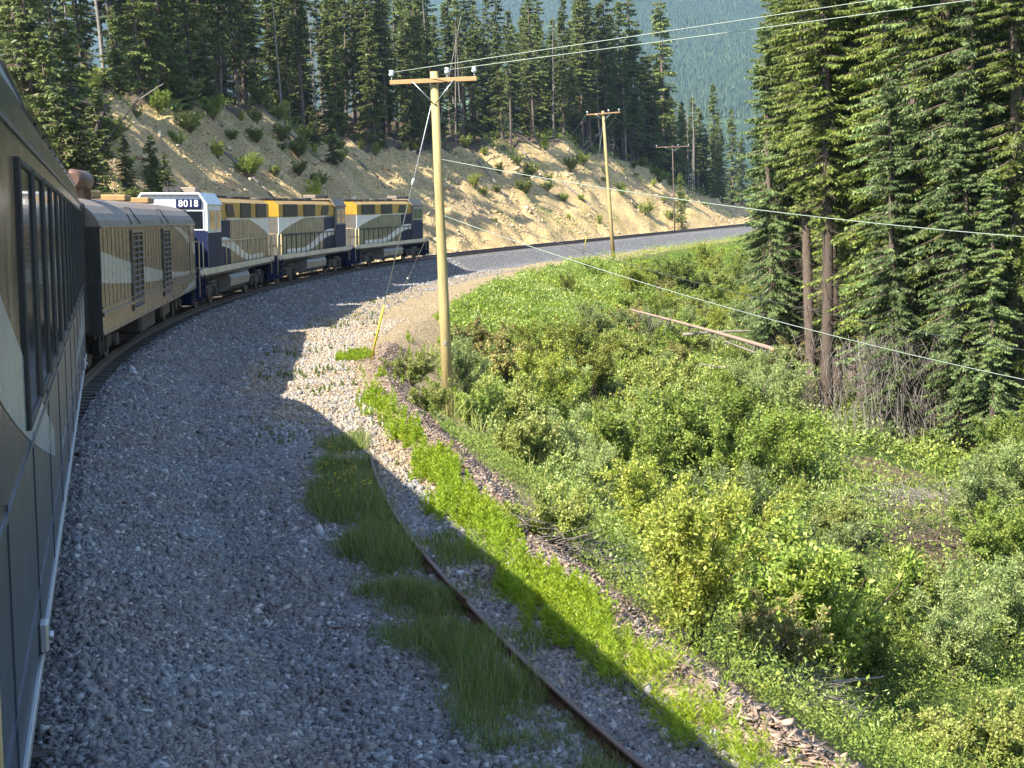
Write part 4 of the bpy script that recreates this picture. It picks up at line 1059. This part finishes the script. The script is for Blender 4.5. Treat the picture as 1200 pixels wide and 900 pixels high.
def leafcover(name, n, s0, s1, fn0, fn1, leaf, ls, hh, mat, label, cat='ground cover', patch=None, upb=.5, ar=.5, layers=True):
    s, nn, x, y = scatter_sn(n, s0, s1, fn0, fn1)
    if patch is not None: k = patch(s, nn, x, y) > rng.random(n); s, nn, x, y = s[k], nn[k], x[k], y[k]
    z = zt(x, y); k = inview(x, y, z)
    for (a, b), r in zip(HOLES, HR): k &= (np.hypot(x-a, (y-b)*.75) > r*(.8+.9*rng.random(len(x))))
    x, y, z = x[k], y[k], z[k]; n = len(x)
    hgt = hh*np.clip(.35+1.6*(fbm(x, y, 1.3, 90)+.35), .15, 1.6)
    z = z+hgt*rng.random(n)**.7
    D = unit(rng.normal(size=(n, 3))+np.array([0, 0, upb])); Nn = unit(rng.normal(size=(n, 3))*.6+np.array([0, 0, 1])); Wv = unit(np.cross(D, Nn))
    sc = np.clip(y/24, .8, 2.0); L = ls*rng.uniform(.6, 1.4, n)*sc
    o = link(name, rawmesh(name, *quads(np.stack([x, y, z], 1), D, Wv, L, L*ar), M[mat])); tag(o, label, cat, kind='stuff'); return o
e_ = lambda a: (lambda s: edge(s)+a)
nz = lambda sc, sd, th, k=4: (lambda s, n, x, y: np.clip((fbm(x, y, sc, sd)-th)*k, 0, 1))
pg = lambda s, n, x, y: np.clip((fbm(x, y, 4, 72)+.55)*2.2, .05, 1)
leafcover('ground_cover', 330000, -54, 60, lambda s: edge(s)+np.interp(s, [-44, -36, -12, 0], [.55, 2.8, 2.8, .55]), e_(32), None, .075, .55, 'alder', 'low bright green leafy ground cover filling the clearing', patch=pg)
leafcover('undergrowth', 180000, -54, 60, lambda s: edge(s)+np.interp(s, [-44, -36, -12, 0], [.7, 2.2, 2.2, .7]), e_(30), None, .07, .75, 'willow', 'low grey-green weeds and young growth between the bushes', patch=nz(3, 93, -.15, 3), ar=.35)
leafcover('ground_cover', 150000, -54, -34, e_(.4), e_(9), None, .045, .40, 'alder', 'fine leafy ground cover at the foot of the nearest bushes', patch=pg)
leafcover('undergrowth', 90000, -50, 60, e_(1.6), e_(30), None, .07, .9, 'birch', 'yellow-green weeds mixed through the clearing', patch=nz(2.5, 95, .0, 3))
leafcover('bracken', 340000, 0, 62, e_(.3), e_(13), None, .062, .40, 'fern', 'bright green bracken field on the slope below the far track', ar=.3, upb=.9)
leafcover('bracken', 90000, 50, 160, e_(.3), e_(22), None, .07, .7, 'fern', 'bright green growth along the far track edge', ar=.35, upb=.9)
leafcover('forest_undergrowth', 110000, -30, 190, lambda s: -crest(s)-16, lambda s: -crest(s)+2.2, None, .12, .9, 'alder', 'leafy undergrowth at the foot of the bank forest', patch=nz(5, 96, .0, 3))
leafcover('slope_weeds', 40000, -20, 170, lambda s: -crest(s)+.5, lambda s: 0*s-6, None, .10, .35, 'dull', 'thin scattered weeds growing on the sandy bank', patch=nz(3.5, 98, .12, 4))
# grass blades along the old rail
def blades(name, n, s0, s1, f0, f1, h0, w, mat, label, patch=None, cat='grass', lean=.35):
    s, nn, x, y = scatter_sn(n, s0, s1, f0, f1)
    if patch is not None: k = patch(s, nn, x, y) > rng.random(n); s, nn, x, y = s[k], nn[k], x[k], y[k]
    z = zt(x, y); k = inview(x, y, z); x, y, z = x[k], y[k], z[k]; n = len(x)
    P = np.stack([x, y, z-.01], 1); D = unit(np.array([0, 0, 1.0])+rng.normal(size=(n, 3))*lean); L = h0*rng.uniform(.4, 1.25, n)*np.clip(.6+1.6*(fbm(x, y, .9, 99)+.3), .35, 1.5)
    V, F = quads(P, D, perp(D, rng), L, np.full(n, w)*np.clip(y/14, .8, 3))
    o = link(name, rawmesh(name, V, F, M[mat])); tag(o, label, cat, kind='stuff'); return o
c0 = lambda v: (lambda s: 0*s+v)
_pf = np.polyfit([-57, -54, -51, -48, -44.5, -41, -38], [5.42, 5.43, 5.47, 5.56, 5.82, 6.2, 6.6], 2)
orn = lambda s: np.polyval(_pf, s)
band = lambda s, n, x, y: np.clip(1.5-np.abs(n-(orn(s)-.42))/.42+1.4*fbm(x, y, 1.0, 101), 0, 1)*np.interp(s, [-56, -46, -40, -37], [1, 1, .7, .0])
band2 = lambda s, n, x, y: band(s, n, x, y)*.5
blades('grass', 90000, -58, -37.5, c0(4.2), lambda s: orn(s)-.03, .22, .007, 'grass', 'tall dark green grass growing along the old rusty rail', patch=band)
blades('grass', 9000, -58, -46, lambda s: orn(s)+.12, c0(6.3), .16, .010, 'grass', 'short green grass and weeds right of the old rail', patch=nz(.8, 103, -.05, 3))
# horsetails: a stem with whorls of fine needles
def horsetails(name, n, s0, s1, f0, f1, h, label, patch=None, mat='horse'):
    s, nn, x, y = scatter_sn(n, s0, s1, f0, f1)
    if patch is not None: k = patch(s, nn, x, y) > rng.random(n); s, nn, x, y = s[k], nn[k], x[k], y[k]
    z = zt(x, y); k = inview(x, y, z); x, y, z = x[k], y[k], z[k]; n = len(x)
    H = h*rng.uniform(.5, 1.2, n); m = 44; i = np.repeat(np.arange(n), m); u = rng.random(n*m)*.9+.08
    a = rng.random(n*m)*2*PI; tl = rng.normal(size=(n, 2))*.12
    P = np.stack([x[i]+tl[i, 0]*H[i]*u, y[i]+tl[i, 1]*H[i]*u, z[i]+H[i]*u], 1)
    D = unit(np.stack([np.cos(a), np.sin(a), .55+.5*u], 1)); L = H[i]*(.34*(1-u)+.10)
    V, F = quads(P, D, perp(D, rng), L, np.full(n*m, .009)*np.clip(y[i]/11, .8, 4))
    o = link(name, rawmesh(name, V, F, M[mat])); tag(o, label, 'horsetail', kind='stuff')
blades('dry_grass', 9000, -58, -38, c0(4.6), lambda s: orn(s)+.5, .30, .006, 'twigs', 'dry straw blades mixed into the grass by the old rail', patch=band2, cat='dry grass')
blades('tall_grass', 60000, -52, 30, e_(1.2), e_(26), .55, .010, 'dull', 'tall thin grass and weed stems standing among the bushes', patch=nz(2.2, 140, -.05, 3), cat='grass', lean=.3)
blades('dry_stalks', 9000, -52, 30, e_(1.0), e_(26), .7, .009, 'twigs', 'dry brown stalks scattered through the clearing', patch=nz(2.5, 142, .05, 3), cat='dry stalks', lean=.45)
blades('grass_tufts', 5000, -57, -20, c0(2.2), c0(5.2), .12, .006, 'grass', 'small grass tufts dotted across the grey gravel', patch=nz(.8, 144, .34, 8), cat='grass', lean=.6)
hb = lambda s, n, x, y: np.clip(1.2-np.abs(n-(edge(s)-.62))/.34+1.8*fbm(x, y, .7, 111), 0, 1)*np.interp(s, [-42, -37], [1, .22])
horsetails('horsetails', 4600, -58, -30, e_(-1.3), e_(-.1), .33, 'feathery bright green horsetails in a band beside the chip strip', patch=hb)
horsetails('horsetails', 1500, -30, -8, e_(-1.6), e_(.8), .30, 'horsetail tufts scattered on the gravel edge near the pole', patch=nz(1.8, 113, .3, 4))
horsetails('horsetails', 2600, -20, 14, e_(.2), e_(4.5), .34, 'horsetails on the slope around the near pole foot', patch=nz(2.2, 114, .12, 3))
horsetails('weeds', 1500, -50, 15, c0(4.2), c0(8.2), .20, 'green weed tufts scattered over the gravel shoulder', patch=nz(1.6, 117, .24, 6), mat='grass')
# yellow wildflowers
s, nn, x, y = scatter_sn(70, -45.5, -41.5, 4.9, 5.6); z = zt(x, y)
P0 = np.stack([x, y, z], 1); P1 = P0+np.stack([rng.normal(size=70)*.04, rng.normal(size=70)*.04, rng.uniform(.35, .55, 70)], 1)
st_ = tubes(P0, P1, .003, .002)
i = np.repeat(np.arange(70), 7); a = rng.random(490)*2*PI; D = unit(np.stack([np.cos(a), np.sin(a), 0*a+.4], 1))
o = empty('wildflowers'); tag(o, 'yellow wildflowers blooming in the grass at the old rail', 'wildflowers', kind='stuff')
link('stems', rawmesh('stems', *st_, M['grass']), o); link('petals', rawmesh('petals', *quads(P1[i], D, perp(D, rng), np.full(490, .022), np.full(490, .018)), M['flower']), o)
# ---------------------------------------------------------------- stones
def stones(name, x, y, size, mat, label, flat=.6, elong=None, cat='gravel', sink=.25, lift=0.0):
    n = len(x); z = zt(x, y)+lift
    nv = 7; base = np.array([[i, j, k] for i in (-1, 1) for j in (-1, 1) for k in (-1, 1)], float)
    fx = np.array([(0, 1, 3, 2), (4, 6, 7, 5), (0, 4, 5, 1), (2, 3, 7, 6), (0, 2, 6, 4), (1, 5, 7, 3)])
    V = base[None]*.5*(1+rng.normal(size=(n, 8, 3))*.38)
    sc = np.stack([rng.uniform(.75, 1.5, n), rng.uniform(.6, 1.1, n), rng.uniform(.4, .9, n)*flat/.6], 1)
    if elong is not None: sc[:, 0] *= elong; sc[:, 2] *= .5
    V = V*sc[:, None, :]*size[:, None, None]
    q = rng.normal(size=(n, 4)); q[:, 1:3] *= (.6 if elong is None else .15); q /= np.linalg.norm(q, axis=1, keepdims=True)
    w_, a, b, c = q.T
    Rm = np.stack([1-2*(b*b+c*c), 2*(a*b-w_*c), 2*(a*c+w_*b), 2*(a*b+w_*c), 1-2*(a*a+c*c), 2*(b*c-w_*a), 2*(a*c-w_*b), 2*(b*c+w_*a), 1-2*(a*a+b*b)], 1).reshape(-1, 3, 3)
    V = np.einsum('nij,nkj->nki', Rm, V)+np.stack([x, y, z+size*sink], 1)[:, None, :]
    F = (fx[None]+np.arange(n)[:, None, None]*8).reshape(-1, 4)
    o = link(name, rawmesh(name, V.reshape(-1, 3), F, M[mat])); tag(o, label, cat, kind='stuff'); return o
def gravel_pts(n, s0, s1, a, b, lim, keepf=None):
    s, nn, x, y = scatter_sn(n, s0, s1, a, b); z = zt(x, y); k = inview(x, y, z, 30) & (y < lim)
    if keepf is not None: k &= keepf(s, nn, x, y) > rng.random(len(x))
    return x[k], y[k], s[k], nn[k]
iswarm = lambda s, n, x, y: warmf(s, n, x, y)
isgrey = lambda s, n, x, y: 1-warmf(s, n, x, y)*.93
x, y, s, nn = gravel_pts(230000, -58, -38, 1.2, 6.6, 26, isgrey)
k = nn < edge(s)-.55; x, y = x[k], y[k]
stones('gravel', x, y, rng.lognormal(-3.42, .32, len(x)), 'stone', 'loose crushed grey rock covering the track shoulder in the foreground')
x, y, s, nn = gravel_pts(95000, -38, -14, 1.2, 7.2, 50, isgrey)
stones('gravel', x, y, rng.lognormal(-3.05, .3, len(x)), 'stone', 'crushed grey rock beside the generator car')
x, y, s, nn = gravel_pts(60000, -14, 50, 1.2, 7.5, 120, isgrey)
stones('gravel', x, y, rng.lognormal(-2.7, .25, len(x)), 'stone', 'grey ballast rock beside the three engines')
x, y, s, nn = gravel_pts(110000, -56, 0, 3.5, 10.5, 62, iswarm)
k = nn < edge(s)-.75-.25*rng.random(len(nn)); x, y = x[k], y[k]
stones('pebbles', x, y, rng.lognormal(-3.5, .35, len(x)), 'warmstone', 'warm tan pebbles on the sunlit side of the shoulder')
x, y, s, nn = gravel_pts(170000, -58, -12, 6.0, 9.6, 50, lambda s, n, x, y: np.clip(1.35-np.abs(n-edge(s)-.12)/.42+.8*fbm(x, y, 1.2, 131), 0, 1))
stones('wood_chips', x, y, rng.lognormal(-3.85, .35, len(x)), 'chip', 'strip of brown bark and wood chips at the shoulder edge', elong=2.6, cat='wood chips')
x, y, s, nn = gravel_pts(16000, -25, 190, -18, -4.2, 260, lambda s, n, x, y: np.clip(.35+1.6*fbm(x, y, 4, 133), .05, 1))
stones('scree', x, y, rng.lognormal(-2.1, .45, len(x)), 'sandstone', 'golden broken rocks strewn over the cut bank', cat='scree')
x, y, s, nn = gravel_pts(2600, -5, 110, -5.2, -2.6, 200)
stones('scree', x, y, rng.lognormal(-2.2, .4, len(x)), 'sandstone', 'golden rocks collected at the foot of the bank', cat='scree')
# sticks in the clearing dirt and the brush piles
def sticks(name, c, rad, n, L, r, mat, label, cat, h=.3, kind='stuff', group=None):
    x = c[0]+rng.normal(size=n)*rad; y = c[1]+rng.normal(size=n)*rad; z = zt(x, y)+rng.random(n)*h; a = rng.random(n)*2*PI
    l = L*rng.uniform(.4, 1.2, n); P0 = np.stack([x, y, z], 1); P1 = P0+np.stack([np.cos(a)*l, np.sin(a)*l, rng.uniform(-.15, .35, n)*l], 1)
    o = link(name, rawmesh(name, *tubes(P0, P1, r, r*.5, 4), M[mat])); tag(o, label, cat, group, kind); return o
sticks('brush_pile', at(675, 655), .45, 260, .4, .008, 'dead', 'heap of thin grey-brown dead branches at the chip strip, mid photo', 'brush pile')
sticks('brush_pile', at(945, 835), .28, 300, .5, .005, 'dead', 'rounded tangle of fine grey twigs near the bottom of the chip strip', 'brush pile', h=.4)
sticks('brush_pile', at(1078, 590), .9, 260, 1.0, .012, 'dead', 'scattered dead sticks on the bare dirt patch at right', 'brush pile', h=.25)
sticks('brush_pile', at(1095, 635), .7, 220, 1.0, .012, 'twig', 'brown sticks on the lower bare dirt patch at right', 'brush pile', h=.25)
sticks('brush_pile', at(930, 470), 1.2, 160, 1.3, .014, 'dead', 'dead sticks around the butt of the fallen log', 'brush pile', h=.3)
x, y, z = at(1062, 440)
def drape(name, c, rad, n, h, L, label):
    x = c[0]+rng.normal(size=n)*rad; y = c[1]+rng.normal(size=n)*.8; z = zt(x, y)+rng.random(n)*h+.6; P0 = np.stack([x, y, z], 1)
    P1 = P0+np.stack([rng.normal(size=n)*.25, rng.normal(size=n)*.25, -rng.uniform(.3, 1, n)*L], 1)
    o = link(name, rawmesh(name, *tubes(P0, P1, .012, .005, 3), M['dead'])); tag(o, label, 'dead brush', kind='stuff')
drape('dead_brush', atd(1062, 430, 44.6), 1.2, 2000, 3.2, 1.0, 'hanging mat of brown dead twigs under the right-hand spruces')
# ---------------------------------------------------------------- single logs, stump
a = at(984, 458); b = at(742, 372)
logobj('fallen_log', (a[0], a[1], a[2]+.9), atd(740, 363, b[1] if b[1] < 75 else 62), .12, .045, 'log', 'long reddish fallen trunk with stub branches slanting down to the spruces', nbr=90, bl=.9, down=1.4)
logobj('fallen_log', (a[0]+.1, a[1]-.6, a[2]+.1), atd(815, 426, a[1]+3), .07, .03, 'dead', 'thin pale pole lying just below the reddish fallen trunk', nbr=8, bl=.3)
logobj('fallen_log', (a[0]-.3, a[1]+.8, a[2]+.15), atd(850, 400, a[1]+5), .06, .03, 'dead', 'short pale pole crossing behind the butt of the reddish trunk', nbr=12, bl=.4)
a = at(800, 394); logobj('fallen_log', atd(800, 392, 60), atd(935, 388, 61), .07, .04, 'dead', 'thin straight dead stem behind the reddish fallen trunk', nbr=6, bl=.3)
a = at(1050, 493); b = at(1125, 486); logobj('fallen_log', (a[0], a[1], a[2]+.2), (b[0], b[1], b[2]+.3), .07, .05, 'dead', 'pale branchy log at the mouth of the dark hollow', nbr=10, bl=.5)
a = at(975, 845); b = at(1035, 838); logobj('fallen_log', (a[0], a[1], a[2]+.5), (b[0], b[1], b[2]+.6), .022, .015, 'dead', 'pair-like pale stick lying right of the twig tangle', nbr=4, bl=.2)
def onground(name, p, q, r0, r1, mat, lab, **k):
    a = at(*p); b = at(*q); return logobj(name, (a[0], a[1], a[2]+r0+.02), (b[0], b[1], b[2]+r1+.02), r0, r1, mat, lab, **k)
onground('stick', (388, 742), (432, 738), .022, .012, 'rust', 'brown stick lying on the grey gravel in the foreground', cat='stick', nbr=2, bl=.08)
onground('stick', (144, 592), (163, 602), .02, .012, 'rust', 'small reddish stick on the gravel near the coach', cat='stick', nbr=1, bl=.08)
onground('stick', (488, 484), (506, 492), .04, .03, 'log', 'short tan piece of wood left of the near pole foot', cat='stick', nbr=0)
x, y, z = at(1000, 452)
def stump(x, y, z, r, h, lab):
    m = MB(); n = 12; V = []; F = []
    for k, (zz, rr_) in enumerate([(0, 1.35), (.15, 1.05), (.8, .95), (1.0, .9)]):
        for j in range(n): th = 2*PI*j/n; V.append((x+r*rr_*math.cos(th)*(1+.1*math.sin(3*th)), y+r*rr_*math.sin(th), z+h*zz+(.12*h*math.sin(th*2+1) if k == 3 else 0)))
    for k in range(3):
        for j in range(n): F.append((k*n+j, k*n+(j+1) % n, (k+1)*n+(j+1) % n, (k+1)*n+j))
    F.append(tuple(3*n+j for j in range(n))); m.add(V, F); tag(m.build('stump', M['log']), lab, 'stump')
stump(x, y, z, .20, .85, 'low orange-brown cut stump left of the dead brown brush')
x, y, z = at(1022, 470); stump(x, y, z, .16, .6, 'smaller grey stump in the weeds under the spruces')
# ---------------------------------------------------------------- old rail lying along the shoulder
wob = lambda s: (6.12*0+.02*math.sin(s*1.3), -.82+.012*math.sin(s*.9)+float(zt(*trk(s, 6.12)[:2]))*.0-.02)
def oldrail():
    prof = [(-.065, 0), (-.065, .02), (-.012, .035), (-.010, .10), (-.036, .115), (-.034, .145), (.034, .145), (.036, .115), (.010, .10), (.012, .035), (.065, .02), (.065, 0)]
    S_ = np.arange(-60, -40.8, .4); V = []; n = len(prof)
    for s in S_:
        rn = float(orn(s)); x0, y0, _ = trk(s, rn); zb = float(np.mean([float(zt(*trk(s+q, rn)[:2])) for q in (-1.6, -1.2, -.8, -.4, 0, .4, .8, 1.2, 1.6)]))+.10
        for a, z in prof:
            x, y, h = trk(s, rn+a*.7); V.append((x, y, zb-.07+z*.85))
    F = []; mi = []
    for i in range(len(S_)-1):
        for k in range(n): F.append((i*n+k, (i+1)*n+k, (i+1)*n+(k+1) % n, i*n+(k+1) % n)); mi.append(1 if k == 5 else 0)
    me = rawmesh('old_rail', V, F, None, mats=[M['rust'], M['copper']], midx=mi); o = link('old_rail', me)
    tag(o, 'rusty old rail lying in the grass along the gravel shoulder', 'rail')
    for s0 in (-50.5, ):
        m = MB(); x, y, h = trk(s0, float(orn(s0))-.05); z = float(zt(x, y))+.05
        m.box((x, y, z+.115), (.03, .7, .10), .01, Matrix.Rotation(-h, 3, 'Z'))
        for q in (-.25, -.08, .08, .25): m.tube([(x+math.sin(h)*q-.03, y+math.cos(h)*q, z+.115), (x+math.sin(h)*q+.0, y+math.cos(h)*q, z+.115)], .02, 6)
        m.build('joint_bar', M['rust'], o)
oldrail()
# ---------------------------------------------------------------- utility poles
def upole(base, top, r0, r1, lab, armdir, armlen, armz=.25, mat='pole'):
    root = empty('utility_pole', base); tag(root, lab, 'utility pole', 'utility poles along the track')
    T = Vector(top)-Vector(base); U = T.normalized()
    MB().tube([T*0-U*.3, T*.33, T*.66, T], [r0, r0*.67+r1*.33, r0*.33+r1*.67, r1], 14).build('pole', M[mat], root)
    A = Vector(armdir).normalized(); A = (A-U*A.dot(U)).normalized(); Bv = U.cross(A); Rm = Matrix((A, Bv, U)).transposed()
    c = T-U*armz-Bv*(r1+.06)
    MB().box(c, (armlen, .10, .12), .01, Rm).build('crossarm', M['arm'], root)
    br = MB()
    for sg in (-1, 1):
        p = c+A*sg*armlen*.24-Bv*.06; q = T-U*(armz+.62)-Bv*(r1+.02); br.tube([p, q], .014, 5)
    br.build('arm_brace', M['galv'], root)
    tips = []
    for k in (-.48, .16, .47):
        p = c+A*k*armlen+U*.06; m = MB().tube([p, p+U*.12], .012, 6).tube([p+U*.10, p+U*.16, p+U*.20, p+U*.26], [.05, .075, .045, .055], 10)
        m.build('insulator', M['insul'], root); tips.append(Vector(base)+p+U*.2)
    MB().box(T*.22-Bv*(r0*.93), (.07, .02, .11), .003, Rm).build('pole_tag', M['galv'], root)
    sb = MB().box(T-U*.1-Bv*(r1+.115), (.08, .02, .08), .005, Rm); sb.build('bolt_plate', M['galv'], root)
    return root, tips, U
def wire(name, p, q, sag, r, mat, lab, n=18, group='line wires on the poles'):
    p, q = Vector(p), Vector(q); pts_ = [p.lerp(q, t)-Vector((0, 0, 4*sag*t*(1-t))) for t in np.linspace(0, 1, n)]
    o = MB().tube(pts_, r, 5).build(name, M[mat]); tag(o, lab, 'wire', group); return o
B1 = at(526, 488); T1 = atd(508.5, 84, B1[1])
P1, tip1, U1 = upole(B1, T1, .158, .108, 'near yellowish wooden utility pole with crossarm and brown base in the bushes', (1, -.10, 0), 2.75*B1[1]/42.7)
B2 = at(719, 303); T2 = atd(706.5, 130, B2[1])
P2, tip2, U2 = upole(B2, T2, .19, .12, 'far wooden utility pole standing beside the track bend', (1, .1, 0), 39/1560*B2[1])
d3 = 189.0; T3 = atd(788, 170, d3); x3, y3 = T3[0], T3[1]
P3_, tip3, U3 = upole((x3, y3, float(zt(x3, y3))), T3, .10, .07, 'old dark utility pole hidden in trees with reddish long crossarm', (1, .15, 0), 40/1560*d3, mat='bark')
for ch in P3_.children:
    if ch.name.startswith('crossarm'): ch.data.materials[0] = M['oldarm']
# pole out of frame to the right that carries the far ends of the wires
xr_, yr_, _ = atd(1270, 200, 30); zr_ = float(zt(xr_, yr_)); TR = (xr_-.15, yr_, 9.6)
PR, tipR, UR = upole((xr_, yr_, zr_), TR, .18, .12, 'utility pole beyond the right edge holding the wire ends', (.7, -.7, 0), 2.8)
def onR(z): return Vector((xr_, yr_, z))
def tgt(p0, px, py, zz=None):
    """point on the right pole whose wire from p0 would pass image point (px,py)"""
    r = ray(px, py); best = None
    for z in np.arange(-4, 16, .05):
        q = onR(z); 
        for t in np.arange(.3, 1.0, .02):
            w_ = Vector(p0).lerp(q, t); a, b = proj(w_)
            if abs(a-px) < 12:
                e = abs(b-py)
                if best is None or e < best[0]: best = (e, z)
    return onR(best[1])
wire('line_wire', tip1[1], tgt(tip1[1], 1125, 0), .0, .010, 'wire', 'lower of two pale wires running from near pole to upper right')
wire('line_wire', tip1[0], tgt(tip1[0], 1005, 2), .0, .010, 'wire', 'upper of two pale wires running from near pole to upper right')
def onpole(B, T, py):
    for t in np.arange(0, 1, .002):
        p = Vector(B).lerp(Vector(T), t)
        if proj(p)[1] <= py: return p
pa = onpole(B1, T1, 186); wire('line_wire', pa, tgt(pa, 1195, 273), .25, .011, 'wire', 'pale wire crossing the photo middle from near pole to right')
pa = onpole(B1, T1, 252); wire('line_wire', pa, tgt(pa, 1195, 439), .35, .011, 'wire', 'pale wire sloping down right in front of the spruces')
pa = onpole(B1, T1, 238); wire('line_wire', pa, tgt(pa, 1195, 402), .45, .008, 'dwire', 'thin dark wire sloping down right above the pale one')
for i, sg in enumerate((2.6, 3.2, 2.2)):
    wire('span_wire', tip1[i], tip2[i], sg, .012, 'dwire', ['left sagging dark wire from near pole to far pole', 'middle sagging dark wire from near pole to far pole', 'right sagging dark wire from near pole to far pole'][i])
    wire('span_wire', tip2[i], tip3[i], 1.2, .012, 'dwire', ['left wire from far pole into the trees', 'middle wire from far pole into the trees', 'right wire from far pole into the trees'][i])
def guy(name, top, ground, gpx, lab, glab_frac=(.74, .97), r=.010, ins=.5):
    a = Vector(top); b = Vector(ground)
    root = MB().tube([a, b], r, 5).build(name, M['galv']); tag(root, lab, 'guy wire', 'guy wires of the poles')
    p = a.lerp(b, ins); d = (b-a).normalized(); MB().tube([p-d*.12, p-d*.08, p+d*.08, p+d*.12], [.02, .045, .045, .02], 8).build('strain_insulator', M['insul'], root)
    if glab_frac: MB().tube([a.lerp(b, glab_frac[0]), a.lerp(b, glab_frac[1])], r*2.6, 8).build('guy_guard', M['yel'], root)
g1 = at(433, 430); guy('guy_wire', onpole(B1, T1, 106), g1, None, 'steel guy wire of the near pole with yellow guard at its foot', (.75, .97), .012, .30)
g2 = at(466, 352); guy('guy_wire', onpole(B1, T1, 245), g2, None, 'second guy wire of the near pole, going back towards the track', None, .010, .6)
g3 = at(684, 297); guy('guy_wire', onpole(B2, T2, 142), g3, None, 'left guy wire of the far pole with short yellow guard', (.86, .99), .015, .5)
g4 = at(690, 262); guy('guy_wire', onpole(B2, T2, 160), (g3[0]+1.5, g3[1]+6, g3[2]), None, 'second guy wire of the far pole', None, .013, .5)
# ---------------------------------------------------------------- far mountain forest
n = 110000; th = rng.uniform(-.02, .27, n); dd = 1250+1650*rng.random(n)**.8; x = th*dd; y = dd; z = zt(x, y)
clear = fbm(x, y, 170, 151, 3); k = clear < .27; x, y, z = x[k], y[k], z[k]; n = len(x)
Hh = rng.uniform(5, 10, n); Rr = Hh*rng.uniform(.10, .16, n)
V = []; kk = 5
for j in range(kk): a = 2*PI*j/kk; V.append(np.stack([x+Rr*math.cos(a), y+Rr*math.sin(a), z+Hh*.08], 1))
V.append(np.stack([x, y, z+Hh], 1)); V = np.stack(V, 1); b = np.arange(n)[:, None]*(kk+1)
F = np.concatenate([np.concatenate([b+j, b+(j+1) % kk, b+kk], 1) for j in range(kk)], 0)
o = link('mountain_forest', rawmesh('mountain_forest', V.reshape(-1, 3), F, M['mtn'])); tag(o, 'dense conifer forest covering the far hazy mountainside', 'forest', kind='stuff')
# ---------------------------------------------------------------- haze
def haze():
    m = bpy.data.materials.new('haze_air'); m.use_nodes = True; t = m.node_tree; t.nodes.clear()
    v = t.nodes.new('ShaderNodeVolumePrincipled'); v.inputs['Color'].default_value = (.42, .62, 1, 1); v.inputs['Density'].default_value = HAZE; v.inputs['Anisotropy'].default_value = .2
    o_ = t.nodes.new('ShaderNodeOutputMaterial'); t.links.new(v.outputs[0], o_.inputs['Volume'])
    x0, x1, y0, y1, z0, z1 = -3600, 3600, -320, 4400, -60, 640
    b = MB().box(((x0+x1)/2, (y0+y1)/2, (z0+z1)/2), (x1-x0, y1-y0, z1-z0)); ob = b.build('haze', m); tag(ob, kind='stuff')
HAZE = 1.15e-4
haze()

import re as _re
for _o in COL.objects:
    if 'label' in _o and len(_re.findall(r'[A-Za-z0-9]+', _o['label'])) > 16: print('LONG', _o.name, _o['label'])
